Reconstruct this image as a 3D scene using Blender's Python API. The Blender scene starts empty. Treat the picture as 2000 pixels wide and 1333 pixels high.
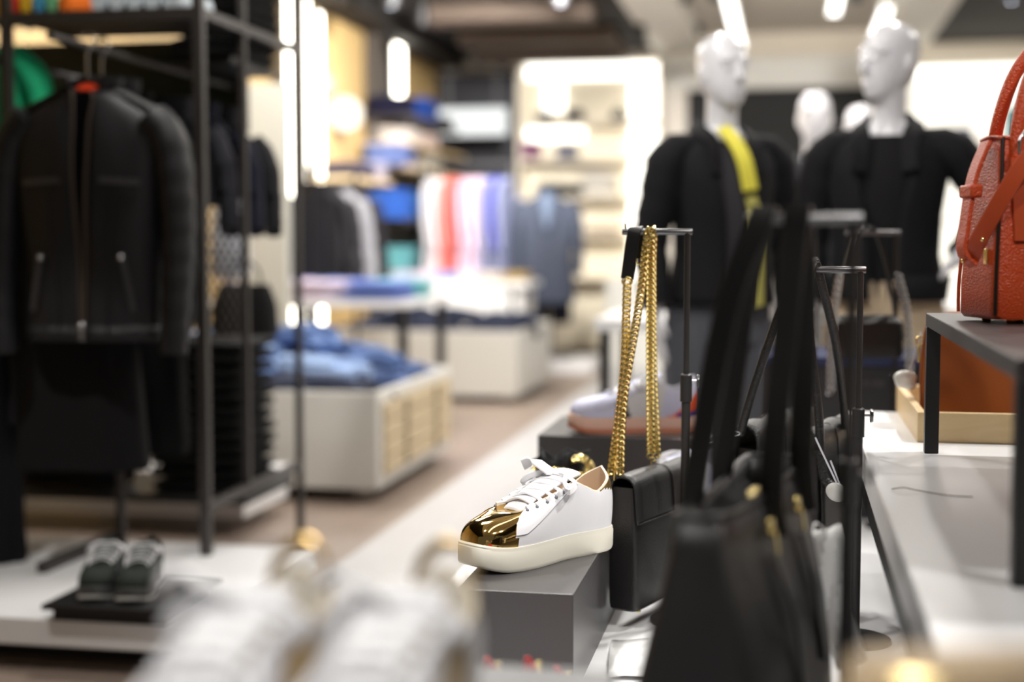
import bpy, bmesh, math, random
from mathutils import Vector, Matrix, Euler
random.seed(7)
PI = math.pi
R = math.radians
S = bpy.context.scene
COL = S.collection

# ------------------------------------------------------------------ camera
CAM_H = 1.10
FPX = 50 / 36 * 2000
PITCH = math.atan(191.5 / FPX)
YAW = math.atan(538 * math.cos(PITCH) / FPX)
cam_d = bpy.data.cameras.new('camera')
cam_d.lens = 50
cam_d.sensor_width = 36
cam_d.clip_start = 0.05
cam_d.dof.use_dof = True
cam_d.dof.focus_distance = 2.20
cam_d.dof.aperture_fstop = 1.55
cam = bpy.data.objects.new('camera', cam_d)
COL.objects.link(cam)
cam.location = (0, 0, CAM_H)
cam.rotation_euler = (PI / 2 - PITCH, 0, YAW)
S.camera = cam
CR = Vector((math.cos(YAW), math.sin(YAW), 0))
CF = Vector((-math.sin(YAW) * math.cos(PITCH), math.cos(YAW) * math.cos(PITCH), -math.sin(PITCH)))
CU = CR.cross(CF)
CO = Vector((0, 0, CAM_H))

# ------------------------------------------------------------------ world, light, exposure
w = bpy.data.worlds.new('world')
S.world = w
w.use_nodes = True
w.node_tree.nodes['Background'].inputs[0].default_value = (1.0, 0.97, 0.93, 1)
w.node_tree.nodes['Background'].inputs[1].default_value = 0.07
S.view_settings.view_transform = 'Standard'
S.view_settings.look = 'None'
S.view_settings.exposure = 0.52
S.view_settings.gamma = 1
S.view_settings.use_curve_mapping = False
S.cycles.use_denoising = True
S.cycles.max_bounces = 6
S.cycles.diffuse_bounces = 3
S.cycles.glossy_bounces = 3
S.cycles.sample_clamp_indirect = 6


def area(name, loc, power, size, color=(1, 0.96, 0.9), rot=(0, 0, 0), sy=None):
    d = bpy.data.lights.new(name, 'AREA')
    d.energy = power
    d.size = size
    if sy:
        d.shape = 'RECTANGLE'
        d.size_y = sy
    d.color = color
    o = bpy.data.objects.new(name, d)
    COL.objects.link(o)
    o.location = loc
    o.rotation_euler = rot
    return o


def spot(name, loc, target, power, cone=60, blend=0.4, rad=0.04, color=(1, 0.97, 0.92)):
    d = bpy.data.lights.new(name, 'SPOT')
    d.energy = power
    d.spot_size = R(cone)
    d.spot_blend = blend
    d.shadow_soft_size = rad
    d.color = color
    o = bpy.data.objects.new(name, d)
    COL.objects.link(o)
    o.location = loc
    v = Vector(target) - Vector(loc)
    o.rotation_euler = v.to_track_quat('-Z', 'Y').to_euler()
    return o


# track spots over the product table, plus unseen spots added to brighten single items
spot('spot_light', (-0.9, 1.3, 2.9), (-0.42, 2.15, 0.6), 85, 26)
spot('spot_light', (-0.5, 3.6, 2.9), (-0.42, 2.35, 0.6), 90, 30)
spot('spot_light', (1.25, 2.7, 2.9), (0.35, 2.1, 0.76), 120, 50)
spot('spot_light', (-0.6, 4.3, 2.9), (-0.26, 3.0, 0.72), 75, 26)  # unseen spot added to brighten the rear running shoe
spot('spot_light', (-0.35, 0.5, 2.9), (0.42, 2.1, 1.12), 40, 15)  # added from out of view to lift the orange bag
spot('spot_light', (1.1, 0.7, 2.9), (0.3, 1.9, 0.76), 56, 46)
spot('spot_light', (0.9, 3.9, 2.9), (0.2, 2.6, 0.76), 40, 46)
spot('spot_light', (-0.9, 0.1, 2.9), (-0.33, 0.83, 0.8), 140, 26)  # unseen spot, narrowed to brighten only the near white shoes
spot('spot_light', (-2.1, 2.2, 2.92), (-1.95, 3.6, 0.1), 80, 24)  # added unseen spot that brightens the white platform
spot('spot_light', (0.0, 2.5, 2.92), (0.0, 4.6, 1.55), 75, 46)  # unseen spot added for the mannequin heads
spot('spot_light', (-0.7, 4.4, 2.92), (-1.98, 5.3, 1.05), 110, 24)  # unseen spot added to light the tote through the rack mesh
spot('spot_light', (0.6, 0.3, 2.9), (-0.36, 2.2, 0.66), 85, 17)
# linear lights along the aisle; unseen areas and spots added as fill beyond
area('ceiling_area', (-0.3, 2.4, 2.95), 7, 0.15, sy=3.5)
area('ceiling_area', (-0.45, 7.5, 2.97), 55, 0.12, sy=4.0)
area('ceiling_area', (0.6, 7.0, 2.97), 32, 0.12, sy=4.0)
area('ceiling_area', (-1.3, 3.75, 2.95), 24, 0.4, sy=0.6)  # unseen area placed to light the platform and keep the jacket dark
area('ceiling_area', (-2.4, 6.6, 2.95), 52, 0.8, sy=1.6)  # broad unseen area added as ambient fill on the left
area('ceiling_area', (-2.4, 9.4, 2.95), 60, 0.8, sy=1.6)  # second broad added fill, farther along the left side
spot('spot_light', (-1.6, 9.9, 2.95), (-2.4, 12.6, 0.9), 165, 75, 0.6, 0.1)  # unseen spot added to light the far left
spot('spot_light', (-1.7, 8.9, 2.92), (-3.5, 11.6, 2.1), 520, 70, 0.6, 0.1)  # added out of view to brighten the oak wall
spot('spot_light', (-1.5, 9.4, 2.92), (-2.0, 14.0, 1.5), 380, 40, 0.6, 0.1)  # unseen spot added to brighten the cream shelving
area('ceiling_area', (2.2, 6.0, 2.95), 40, 0.8, sy=2.0)  # broad unseen area added as ambient fill on the right
spot('spot_light', (0.2, 9.6, 2.95), (0.2, 13.2, 1.4), 260, 75, 0.6, 0.1)  # added unseen spot that lights the back wall


# ------------------------------------------------------------------ pixel -> place helpers
def ray(px, py):
    return CF * FPX + CR * (px - 1000) - CU * (py - 666.5)


def atY(px, py, Y):
    r = ray(px, py)
    return CO + r * (Y / r.y)


def atX(px, py, X):
    r = ray(px, py)
    return CO + r * (X / r.x)


def atZ(px, py, z):
    r = ray(px, py)
    return CO + r * ((z - CAM_H) / r.z)


# ------------------------------------------------------------------ materials
MATS = {}


def lin(c):
    c = c / 255.0
    return c / 12.92 if c <= 0.04045 else ((c + 0.055) / 1.055) ** 2.4


def rgb(r, g, b):
    return (lin(r), lin(g), lin(b), 1)


def mat(name, c, rough=0.5, metal=0.0, bump=0.0, scale=200.0, kind='noise', var=0.0, coat=0.0, emit=0.0, spec=0.5):
    if name in MATS:
        return MATS[name]
    m = bpy.data.materials.new(name)
    m.use_nodes = True
    nt = m.node_tree
    b = nt.nodes['Principled BSDF']
    b.inputs['Base Color'].default_value = rgb(*c)
    b.inputs['Roughness'].default_value = rough
    b.inputs['Metallic'].default_value = metal
    b.inputs['Coat Weight'].default_value = coat
    b.inputs['Specular IOR Level'].default_value = spec
    tc = nt.nodes.new('ShaderNodeTexCoord')
    if emit:
        b.inputs['Emission Color'].default_value = rgb(*c)
        b.inputs['Emission Strength'].default_value = emit
    if bump:
        if kind == 'pebble':
            t = nt.nodes.new('ShaderNodeTexVoronoi')
            t.feature = 'SMOOTH_F1'
            out = t.outputs['Distance']
        else:
            t = nt.nodes.new('ShaderNodeTexNoise')
            t.inputs['Detail'].default_value = 4
            out = t.outputs['Fac']
        t.inputs['Scale'].default_value = scale
        nt.links.new(tc.outputs['Object'], t.inputs['Vector'])
        bp = nt.nodes.new('ShaderNodeBump')
        bp.inputs['Strength'].default_value = bump
        bp.inputs['Distance'].default_value = 0.002
        nt.links.new(out, bp.inputs['Height'])
        nt.links.new(bp.outputs['Normal'], b.inputs['Normal'])
    if var:
        t = nt.nodes.new('ShaderNodeTexNoise')
        t.inputs['Scale'].default_value = 6
        t.inputs['Detail'].default_value = 5
        nt.links.new(tc.outputs['Object'], t.inputs['Vector'])
        mx = nt.nodes.new('ShaderNodeMix')
        mx.data_type = 'RGBA'
        nt.links.new(t.outputs['Fac'], mx.inputs[0])
        c0 = [max(0, min(255, x * (1 - var))) for x in c]
        c1 = [max(0, min(255, x * (1 + var))) for x in c]
        mx.inputs[6].default_value = rgb(*c0)
        mx.inputs[7].default_value = rgb(*c1)
        nt.links.new(mx.outputs[2], b.inputs['Base Color'])
    MATS[name] = m
    return m


def wood(name, c0, c1, scale=(1, 8, 8), plank=None, rough=0.45, gap=0.5):
    if name in MATS:
        return MATS[name]
    m = bpy.data.materials.new(name)
    m.use_nodes = True
    nt = m.node_tree
    b = nt.nodes['Principled BSDF']
    b.inputs['Roughness'].default_value = rough
    tc = nt.nodes.new('ShaderNodeTexCoord')
    mp = nt.nodes.new('ShaderNodeMapping')
    mp.inputs['Scale'].default_value = scale
    nt.links.new(tc.outputs['Object'], mp.inputs['Vector'])
    n = nt.nodes.new('ShaderNodeTexNoise')
    n.inputs['Scale'].default_value = 4
    n.inputs['Detail'].default_value = 6
    n.inputs['Distortion'].default_value = 0.6
    nt.links.new(mp.outputs['Vector'], n.inputs['Vector'])
    mx = nt.nodes.new('ShaderNodeMix')
    mx.data_type = 'RGBA'
    mx.inputs[6].default_value = rgb(*c0)
    mx.inputs[7].default_value = rgb(*c1)
    nt.links.new(n.outputs['Fac'], mx.inputs[0])
    last = mx.outputs[2]
    if plank:
        br = nt.nodes.new('ShaderNodeTexBrick')
        br.inputs['Scale'].default_value = 1
        br.inputs['Brick Width'].default_value = plank[0]
        br.inputs['Row Height'].default_value = plank[1]
        br.inputs['Mortar Size'].default_value = 0.003
        br.inputs['Color1'].default_value = (1, 1, 1, 1)
        br.inputs['Color2'].default_value = (0.72, 0.72, 0.72, 1)
        br.inputs['Mortar'].default_value = (gap, gap, gap, 1)
        nt.links.new(tc.outputs['Object'], br.inputs['Vector'])
        mm = nt.nodes.new('ShaderNodeMix')
        mm.data_type = 'RGBA'
        mm.blend_type = 'MULTIPLY'
        mm.inputs[0].default_value = 1
        nt.links.new(last, mm.inputs[6])
        nt.links.new(br.outputs['Color'], mm.inputs[7])
        last = mm.outputs[2]
    nt.links.new(last, b.inputs['Base Color'])
    MATS[name] = m
    return m


def emitter(name, c, s):
    if name in MATS:
        return MATS[name]
    m = bpy.data.materials.new(name)
    m.use_nodes = True
    nt = m.node_tree
    nt.nodes.clear()
    e = nt.nodes.new('ShaderNodeEmission')
    e.inputs[0].default_value = rgb(*c)
    e.inputs[1].default_value = s
    o = nt.nodes.new('ShaderNodeOutputMaterial')
    nt.links.new(e.outputs[0], o.inputs[0])
    MATS[name] = m
    return m


WHITE_LEATHER = mat('white_leather', (240, 240, 244), 0.38, bump=0.12, scale=900)
GOLD = mat('gold_metal', (255, 231, 156), 0.2, 1.0)
GOLD_MIRROR = mat('gold_mirror_leather', (226, 190, 118), 0.07, 1.0)
GOLD_SOFT = mat('gold_foil_leather', (196, 165, 105), 0.3, 0.85)
SOLE = mat('cream_rubber', (236, 232, 218), 0.5)
LACE = mat('white_lace', (243, 243, 246), 0.8, bump=0.4, scale=1200)
TAN_LINING = mat('tan_lining', (196, 165, 135), 0.7)
GREY_BOX = mat('grey_lacquer', (68, 66, 67), 0.35, bump=0.02, scale=500)
WHITE_LAM = mat('white_laminate', (238, 238, 240), 0.32)
BLACK_STEEL = mat('black_steel', (38, 37, 38), 0.45, 0.3)
STEEL = mat('dark_chrome', (120, 120, 122), 0.28, 0.9)
GUNMETAL = mat('gunmetal', (62, 61, 62), 0.38, 0.55)
CHROME = mat('chrome', (205, 205, 208), 0.15, 1.0)
BLACK_LEATHER = mat('black_leather', (24, 23, 24), 0.42, bump=0.25, scale=420, kind='pebble')
BLACK_PEBBLE = mat('black_pebbled_leather', (30, 29, 30), 0.38, bump=0.6, scale=520, kind='pebble')
BLACK_SMOOTH = mat('black_smooth_leather', (16, 15, 16), 0.35)
BLACK_SUEDE = mat('black_suede', (14, 14, 15), 0.9, bump=0.2, scale=800)
BLACK_CLOTH = mat('black_cloth', (13, 13, 14), 0.9, bump=0.3, scale=600, spec=0.2)
CHAR_CLOTH = mat('charcoal_cloth', (22, 22, 25), 0.85, bump=0.3, scale=500, spec=0.3)
JACKET_LEATHER = mat('washed_black_leather', (27, 27, 30), 0.55, bump=0.25, scale=160, var=0.12, spec=0.35)
ORANGE = mat('orange_pebbled_leather', (196, 70, 26), 0.36, bump=0.7, scale=480, kind='pebble')
ORANGE_SM = mat('orange_smooth_leather', (184, 72, 32), 0.4, bump=0.1, scale=700)
BLACK_EDGE = mat('black_edge_paint', (20, 14, 13), 0.3)
TAN = mat('tan_leather', (158, 86, 36), 0.4, bump=0.15, scale=500, kind='pebble')
PINE = wood('pine', (231, 205, 160), (212, 180, 130), (3, 14, 14))
OAK_WALL = wood('oak_wall_panel', (228, 196, 138), (212, 176, 116), (6, 6, 1), (2.2, 0.9), 0.5, 0.8)
DARK_FLOOR = wood('grey_brown_plank_floor', (158, 142, 130), (132, 116, 106), (10, 1.2, 1), None, 0.4)
PALE_FLOOR = mat('pale_stone_floor', (186, 185, 186), 0.4, var=0.04)
CEIL_DARK = mat('dark_ceiling', (27, 23, 20), 0.85)
DUCT = mat('brown_duct', (86, 72, 62), 0.7)
CEIL_LIGHT = mat('light_ceiling', (206, 198, 188), 0.8)
CREAM = mat('cream_board', (226, 216, 200), 0.6)
OFFWHITE = mat('offwhite_board', (214, 212, 206), 0.5)
BLACK_WALL = mat('black_wall', (10, 9, 10), 0.7)
MANNEQUIN = mat('mannequin_gloss_white', (222, 222, 228), 0.22, coat=0.3)
PAPER = mat('white_paper', (244, 244, 244), 0.7)


# ------------------------------------------------------------------ mesh builder
def cr_point(p, i, t, closed):
    n = len(p)
    if closed:
        a, b, c, d = p[(i - 1) % n], p[i % n], p[(i + 1) % n], p[(i + 2) % n]
    else:
        a, b, c, d = p[max(i - 1, 0)], p[i], p[min(i + 1, n - 1)], p[min(i + 2, n - 1)]
    return 0.5 * ((2 * b) + (c - a) * t + (2 * a - 5 * b + 4 * c - d) * t * t + (3 * b - a - 3 * c + d) * t ** 3)


def spline(pts, n, closed=False):
    """n points, evenly spaced along a Catmull-Rom curve"""
    p = [Vector(q) for q in pts]
    seg = len(p) if closed else len(p) - 1
    dense = []
    for i in range(seg):
        for k in range(16):
            dense.append(cr_point(p, i, k / 16, closed))
    dense.append(p[0].copy() if closed else p[-1].copy())
    L = [0]
    for i in range(1, len(dense)):
        L.append(L[-1] + (dense[i] - dense[i - 1]).length)
    out = []
    m = n if closed else n - 1
    j = 0
    for k in range(n):
        s = L[-1] * k / m
        while j < len(L) - 2 and L[j + 1] < s:
            j += 1
        q = (s - L[j]) / max(1e-9, L[j + 1] - L[j])
        out.append(dense[j].lerp(dense[j + 1], min(1, q)))
    return out


class MB:
    def __init__(s):
        s.v = []
        s.f = []

    def add(s, vs, fs):
        k = len(s.v)
        s.v += [Vector(x) for x in vs]
        s.f += [tuple(i + k for i in f) for f in fs]
        return s

    def box(s, c, d, rz=0, mtx=None):
        hx, hy, hz = d[0] / 2, d[1] / 2, d[2] / 2
        vs = [Vector((x, y, z)) for x in (-hx, hx) for y in (-hy, hy) for z in (-hz, hz)]
        M_ = mtx if mtx is not None else Matrix.Rotation(rz, 4, 'Z')
        vs = [M_ @ v + Vector(c) for v in vs]
        return s.add(vs, [(0, 1, 3, 2), (4, 6, 7, 5), (0, 4, 5, 1), (2, 3, 7, 6), (0, 2, 6, 4), (1, 5, 7, 3)])

    def bb(s, x0, x1, y0, y1, z0, z1):
        return s.box(((x0 + x1) / 2, (y0 + y1) / 2, (z0 + z1) / 2), (abs(x1 - x0), abs(y1 - y0), abs(z1 - z0)))

    def loft(s, rings, cap0=True, cap1=True, closed=True):
        n = len(rings[0])
        vs = [p for r in rings for p in r]
        fs = []
        for i in range(len(rings) - 1):
            for j in range(n if closed else n - 1):
                a = i * n + j
                b = i * n + (j + 1) % n
                fs.append((a, b, b + n, a + n))
        if cap0 and closed:
            fs.append(tuple(reversed(range(n))))
        if cap1 and closed:
            o = (len(rings) - 1) * n
            fs.append(tuple(range(o, o + n)))
        return s.add(vs, fs)

    def tube(s, pts, r, n=10, closed=False, up=None, flat=1.0):
        """r: number or list; flat scales the section across the second axis"""
        p = [Vector(q) for q in pts]
        m = len(p)
        rr = r if isinstance(r, (list, tuple)) else [r] * m
        tang = []
        for i in range(m):
            if closed:
                t = p[(i + 1) % m] - p[i - 1]
            else:
                t = p[min(i + 1, m - 1)] - p[max(i - 1, 0)]
            tang.append(t.normalized())
        u = Vector(up) if up else (Vector((0, 0, 1)) if abs(tang[0].z) < 0.9 else Vector((1, 0, 0)))
        rings = []
        for i in range(m):
            t = tang[i]
            u = (u - t * u.dot(t))
            if u.length < 1e-6:
                u = t.orthogonal()
            u.normalize()
            v = t.cross(u)
            rings.append([p[i] + u * (math.cos(2 * PI * k / n) * rr[i]) + v * (math.sin(2 * PI * k / n) * rr[i] * flat) for k in range(n)])
        if closed:
            rings.append(rings[0])
            return s.loft(rings, False, False)
        return s.loft(rings)

    def ribbon(s, pts, width, thick, wdir, n=6):
        """flat strap: width along wdir, thickness along the bend"""
        p = [Vector(q) for q in pts]
        m = len(p)
        rings = []
        for i in range(m):
            t = (p[min(i + 1, m - 1)] - p[max(i - 1, 0)]).normalized()
            wd = wdir(i / (m - 1)) if callable(wdir) else Vector(wdir)
            wd = Vector(wd)
            wd = (wd - t * wd.dot(t)).normalized()
            nn = t.cross(wd)
            a, b = width / 2, thick / 2
            c = min(a, b) * 0.5
            sec = [(-a, -b + c), (-a + c, -b), (a - c, -b), (a, -b + c), (a, b - c), (a - c, b), (-a + c, b), (-a, b - c)]
            rings.append([p[i] + wd * x + nn * y for x, y in sec])
        return s.loft(rings)

    def cyl(s, p0, p1, r0, r1=None, n=20):
        return s.tube([p0, p1], [r0, r0 if r1 is None else r1], n)

    def lathe(s, prof, c=(0, 0, 0), n=24):
        c = Vector(c)
        rings = [[c + Vector((r * math.cos(2 * PI * k / n), r * math.sin(2 * PI * k / n), z)) for k in range(n)] for r, z in prof]
        return s.loft(rings)

    def ball(s, c, rx, ry=None, rz=None, nu=16, nv=10, mtx=None):
        ry = rx if ry is None else ry
        rz = rx if rz is None else rz
        c = Vector(c)
        rings = []
        for i in range(nv + 1):
            th = PI * (0.02 + 0.96 * i / nv)
            rings.append([Vector((rx * math.sin(th) * math.cos(2 * PI * k / nu), ry * math.sin(th) * math.sin(2 * PI * k / nu), -rz * math.cos(th))) for k in range(nu)])
        if mtx is not None:
            rings = [[mtx @ v for v in r] for r in rings]
        return s.loft([[c + v for v in r] for r in rings])

    def torus(s, c, R_, r, mtx=None, n=20, m=8, sx=1.0, sy=1.0):
        c = Vector(c)
        pts = [Vector((R_ * sx * math.cos(2 * PI * k / n), R_ * sy * math.sin(2 * PI * k / n), 0)) for k in range(n)]
        upv = Vector((0, 0, 1))
        if mtx is not None:
            pts = [mtx @ p for p in pts]
            upv = mtx @ upv
        return s.tube([c + p for p in pts], r, m, True, up=upv)

    def poly(s, pts, thick, axis):
        """extruded outline"""
        a = [Vector(p) for p in pts]
        ax = Vector(axis).normalized() * thick
        n = len(a)
        return s.loft([a, [p + ax for p in a]])


def root_mtx(o):
    return Matrix.Translation(o.location) @ o.rotation_euler.to_matrix().to_4x4()


def obj(name, mb, m, parent=None, world=False, smooth=True, bevel=0.0, sub=0, solid=0.0, ang=40, remesh=0.0, smo=0):
    me = bpy.data.meshes.new(name)
    vs = mb.v
    if world and parent is not None:
        chain = root_mtx(parent)
        q = parent.parent
        while q is not None:
            chain = root_mtx(q) @ chain
            q = q.parent
        inv = chain.inverted()
        vs = [inv @ v for v in vs]
    me.from_pydata([tuple(v) for v in vs], [], mb.f)
    bm = bmesh.new()
    bm.from_mesh(me)
    bmesh.ops.recalc_face_normals(bm, faces=bm.faces)
    bm.to_mesh(me)
    bm.free()
    me.materials.append(m)
    o = bpy.data.objects.new(name, me)
    COL.objects.link(o)
    if parent is not None:
        o.parent = parent
    if smooth:
        me.shade_smooth()
        if ang < 180:
            me.set_sharp_from_angle(angle=R(ang))
    if solid:
        md = o.modifiers.new('solid', 'SOLIDIFY')
        md.thickness = solid
        md.offset = -1
    if remesh:
        md = o.modifiers.new('remesh', 'REMESH')
        md.mode = 'VOXEL'
        md.voxel_size = remesh
        md.use_smooth_shade = True
        if smo:
            sm = o.modifiers.new('smooth', 'SMOOTH')
            sm.iterations = smo
            sm.factor = 0.5
    if sub:
        md = o.modifiers.new('sub', 'SUBSURF')
        md.levels = sub
        md.render_levels = sub
    if bevel:
        md = o.modifiers.new('bevel', 'BEVEL')
        md.width = bevel
        md.segments = 2
        md.limit_method = 'ANGLE'
        md.angle_limit = R(35)
    return o


def tag(o, label, cat, group=None, kind=None):
    o['label'] = label
    o['category'] = cat
    if group:
        o['group'] = group
    if kind:
        o['kind'] = kind
    return o


def thing(name, label, cat, loc=(0, 0, 0), rz=0, group=None):
    o = bpy.data.objects.new(name, None)
    COL.objects.link(o)
    o.empty_display_size = 0.05
    o.location = loc
    o.rotation_euler = (0, 0, rz) if not isinstance(rz, (tuple, list, Euler)) else rz
    return tag(o, label, cat, group)


def struct(name, mb, m, label=None, **k):
    o = obj(name, mb, m, **k)
    o['kind'] = 'structure'
    return o


def dup(root, loc, rz=None, label=None, group=None):
    r = root.copy()
    COL.objects.link(r)
    r.location = loc
    if rz is not None:
        r.rotation_euler = rz if isinstance(rz, (tuple, list)) else (0, 0, rz)
    if label:
        r['label'] = label
    if group:
        r['group'] = group
    for ch in list(root.children):
        c = ch.copy()
        COL.objects.link(c)
        c.parent = r
        for g in list(ch.children):
            d = g.copy()
            COL.objects.link(d)
            d.parent = c
    return r


def plabel(o, text):
    o['label'] = text
    return o


def sq(n, hx, hy, z, e=2.6, cx=0, cy=0):
    """superellipse ring in the xy plane"""
    out = []
    for k in range(n):
        a = 2 * PI * k / n
        c, s = math.cos(a), math.sin(a)
        out.append(Vector((cx + hx * math.copysign(abs(c) ** (2 / e), c), cy + hy * math.copysign(abs(s) ** (2 / e), s), z)))
    return out

# ================================================================== THE SETTING
struct('floor', MB().bb(-3.6, -1.5, -1.5, 14.3, -0.05, 0), DARK_FLOOR, smooth=False)
struct('floor.001', MB().bb(-1.5, 1.6, -1.5, 14.3, -0.05, 0), PALE_FLOOR, smooth=False)
struct('floor.002', MB().bb(1.6, 5.6, -1.5, 14.3, -0.05, 0), DARK_FLOOR, smooth=False)
struct('wall_left', MB().bb(-3.6, -3.5, -1.5, 14.3, 0, 3.0), OAK_WALL, smooth=False)
struct('wall_right', MB().bb(5.5, 5.6, -1.5, 14.3, 0, 3.0), CREAM, smooth=False)
struct('wall_back', MB().bb(-3.5, 5.5, 14.2, 14.3, 0, 3.2), CREAM, smooth=False)
struct('ceiling', MB().bb(-3.6, -1.30, -1.5, 14.3, 3.0, 3.1), CEIL_DARK, smooth=False)
struct('ceiling.001', MB().bb(1.28, 5.6, -1.5, 14.3, 3.0, 3.1), CEIL_DARK, smooth=False)
struct('ceiling.002', MB().bb(-0.86, 0.86, -1.5, 14.3, 3.14, 3.2), CEIL_LIGHT, smooth=False)
# pale soffits on both sides of the raised light panel
for x0, x1 in ((-1.30, -0.86), (0.86, 1.28)):
    m_ = MB().bb(x0, x1, -1.5, 14.2, 2.97, 3.2)
    struct('trim_1', m_, mat('soffit_white', (232, 228, 220), 0.7), smooth=False)
# header over the black display wall, its two pale posts and the black wall
yb = 14.05
pL, pR = atY(1236, 118, yb), atY(1796, 166, yb)
struct('trim_2', MB().bb(pL.x, pR.x, yb, 14.2, pR.z, pL.z), OFFWHITE, smooth=False, bevel=0.01)
for a, b in ((1288, 1342), (1704, 1768)):
    q0, q1 = atY(a, 166, yb), atY(b, 166, yb)
    struct('trim_3', MB().bb(q0.x, q1.x, yb, 14.2, 0, pR.z), mat('post_pale', (208, 200, 190), 0.6), smooth=False)
q0, q1 = atY(1342, 166, yb), atY(1704, 166, yb)
struct('wall_back.001', MB().bb(q0.x, q1.x, 14.12, 14.2, 0, pR.z), BLACK_WALL, smooth=False)
q0, q1 = atY(888, 140, 14.1), atY(1012, 140, 14.1)
struct('wall_back.002', MB().bb(-3.5, q1.x, 14.1, 14.2, 0, 2.8), mat('slate_wall', (48, 48, 54), 0.7), smooth=False)
# dark posts that divide the oak wall into bays
for (px, wd) in ((585, 0.1), (740, 0.16), (888, 0.14)):
    q = atX(px, 200, -3.4)
    struct('trim_4', MB().bb(-3.5, -3.36, q.y - wd / 2, q.y + wd / 2, 0, 3.0), mat('post_grey', (70, 64, 60), 0.6), smooth=False)
struct('trim_5', MB().bb(-3.5, -3.2, -1.5, 14.1, 2.86, 3.0), CEIL_DARK, smooth=False)

# ceiling ducts, rails and spotlights
for i, (y, h) in enumerate(((11.2, 0.16), (12.6, 0.14), (13.35, 0.2))):
    o = obj('air_duct', MB().bb(-2.9, -1.5, y - 0.16, y + 0.16, 3.0 - h, 2.999), DUCT, smooth=False, bevel=0.02)
    tag(o, ['brown air duct across the dark ceiling, nearest of three', 'brown air duct across the dark ceiling, middle of three',
            'brown air duct across the dark ceiling, farthest of three, above the grey sign wall'][i], 'duct', 'ceiling ducts')
o = obj('air_duct', MB().bb(2.0, 4.6, 11.6, 12.0, 2.84, 2.999), DUCT, smooth=False, bevel=0.02)
tag(o, 'brown air duct across the dark ceiling on the right', 'duct')
for i, x in enumerate((-2.05, -1.62, 2.35)):
    o = obj('track_rail', MB().bb(x - 0.02, x + 0.02, 6.0, 10.9, 2.96, 3.0), BLACK_STEEL, smooth=False)
    tag(o, ['black lighting track under the dark ceiling, left one of the two on the left side', 'black lighting track beside the pale ceiling soffit',
            'black lighting track under the right dark ceiling'][i], 'lighting track')


def track_spot(px, py, label, s, group='ceiling spotlights', z=2.78, col=(235, 240, 255)):
    q = atZ(px, py, z)
    t = thing('spotlight', label, 'spotlight', q, 0, group)
    obj('housing', MB().lathe([(0.03, 0.19), (0.05, 0.17), (0.055, 0.02), (0.05, 0.0), (0.044, 0.004), (0.044, 0.02)], n=20), BLACK_STEEL, t)
    obj('stem', MB().cyl((0, 0, 0.18), (0, 0, 3.0 - z), 0.012), BLACK_STEEL, t)
    obj('lens', MB().lathe([(0.043, 0.012), (0.043, 0.018)], n=20), emitter('lens_%d' % s, col, s), t)
    return t


track_spot(765, 14, 'lit ceiling spotlight above the far oak wall', 6)
track_spot(1095, 10, 'lit ceiling spotlight left of the pale ceiling soffit', 9)
track_spot(1975, 4, 'lit ceiling spotlight in the top right corner', 9)
track_spot(938, 128, 'blue-white spotlight, left of the pair above the white hanging sign', 5, col=(160, 195, 255))
track_spot(982, 134, 'blue-white spotlight, right of the pair above the white hanging sign', 5, col=(190, 210, 255))
track_spot(1012, 152, 'small spotlight beside the bright shelf corner', 3)
track_spot(825, 50, 'dim spotlight over the end of the oak wall', 1)
track_spot(1250, 92, 'dim spotlight beside the end of the pale soffit', 1)

# linear lamps on the light ceiling
for (xa, ya, xb_, yb_, z, lab) in ((1400, -60, 1452, 92, 2.84, 'long white linear lamp above the left mannequin'),
                                   (1642, -20, 1624, 28, 2.84, 'short white linear lamp between the two front mannequins'),
                                   (1738, 18, 1704, 72, 2.84, 'white linear lamp right above the head of the right mannequin')):
    A, B = atZ(xa, ya, z), atZ(xb_, yb_, z)
    B.x = A.x = (A.x + B.x) / 2
    c = (A + B) / 2
    L = abs(B.y - A.y)
    t = thing('linear_lamp', lab, 'ceiling lamp', c, 0, 'linear ceiling lamps')
    obj('housing', MB().box((0, 0, 0.03), (0.09, L, 0.05)), OFFWHITE, t, smooth=False, bevel=0.006)
    obj('diffuser', MB().box((0, 0, -0.003), (0.08, L - 0.03, 0.012)), emitter('lamp_white', (255, 252, 244), 3.2), t, smooth=False)
    for k in (-0.4, 0.4):
        obj('hanger_wire', MB().cyl((0, k * L, 0.05), (0, k * L, 3.14 - z), 0.004, n=6), STEEL, t)
for i, (px, py) in enumerate(((1362, 70), (1478, 100), (1515, 100), (1335, 5), (1400, 2), (1640, 85), (1672, 3))):
    q = atZ(px, py, 3.04)
    o = obj('ceiling_sensor', MB().lathe([(0.05, 0.0), (0.06, 0.03), (0.05, 0.1)], c=q), BLACK_STEEL)
    tag(o, 'small dark round ceiling fitting on the pale ceiling panel', 'ceiling fitting', 'dark ceiling fittings')

# ------------------------------------------------------------------ far lit shelving (left of the black wall)
LED = emitter('shelf_led', (255, 250, 238), 2.4)
GLOW_BACK = emitter('shelf_back_glow', (255, 248, 232), 1.15)  # back board itself glows, standing in for light from the strips


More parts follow.
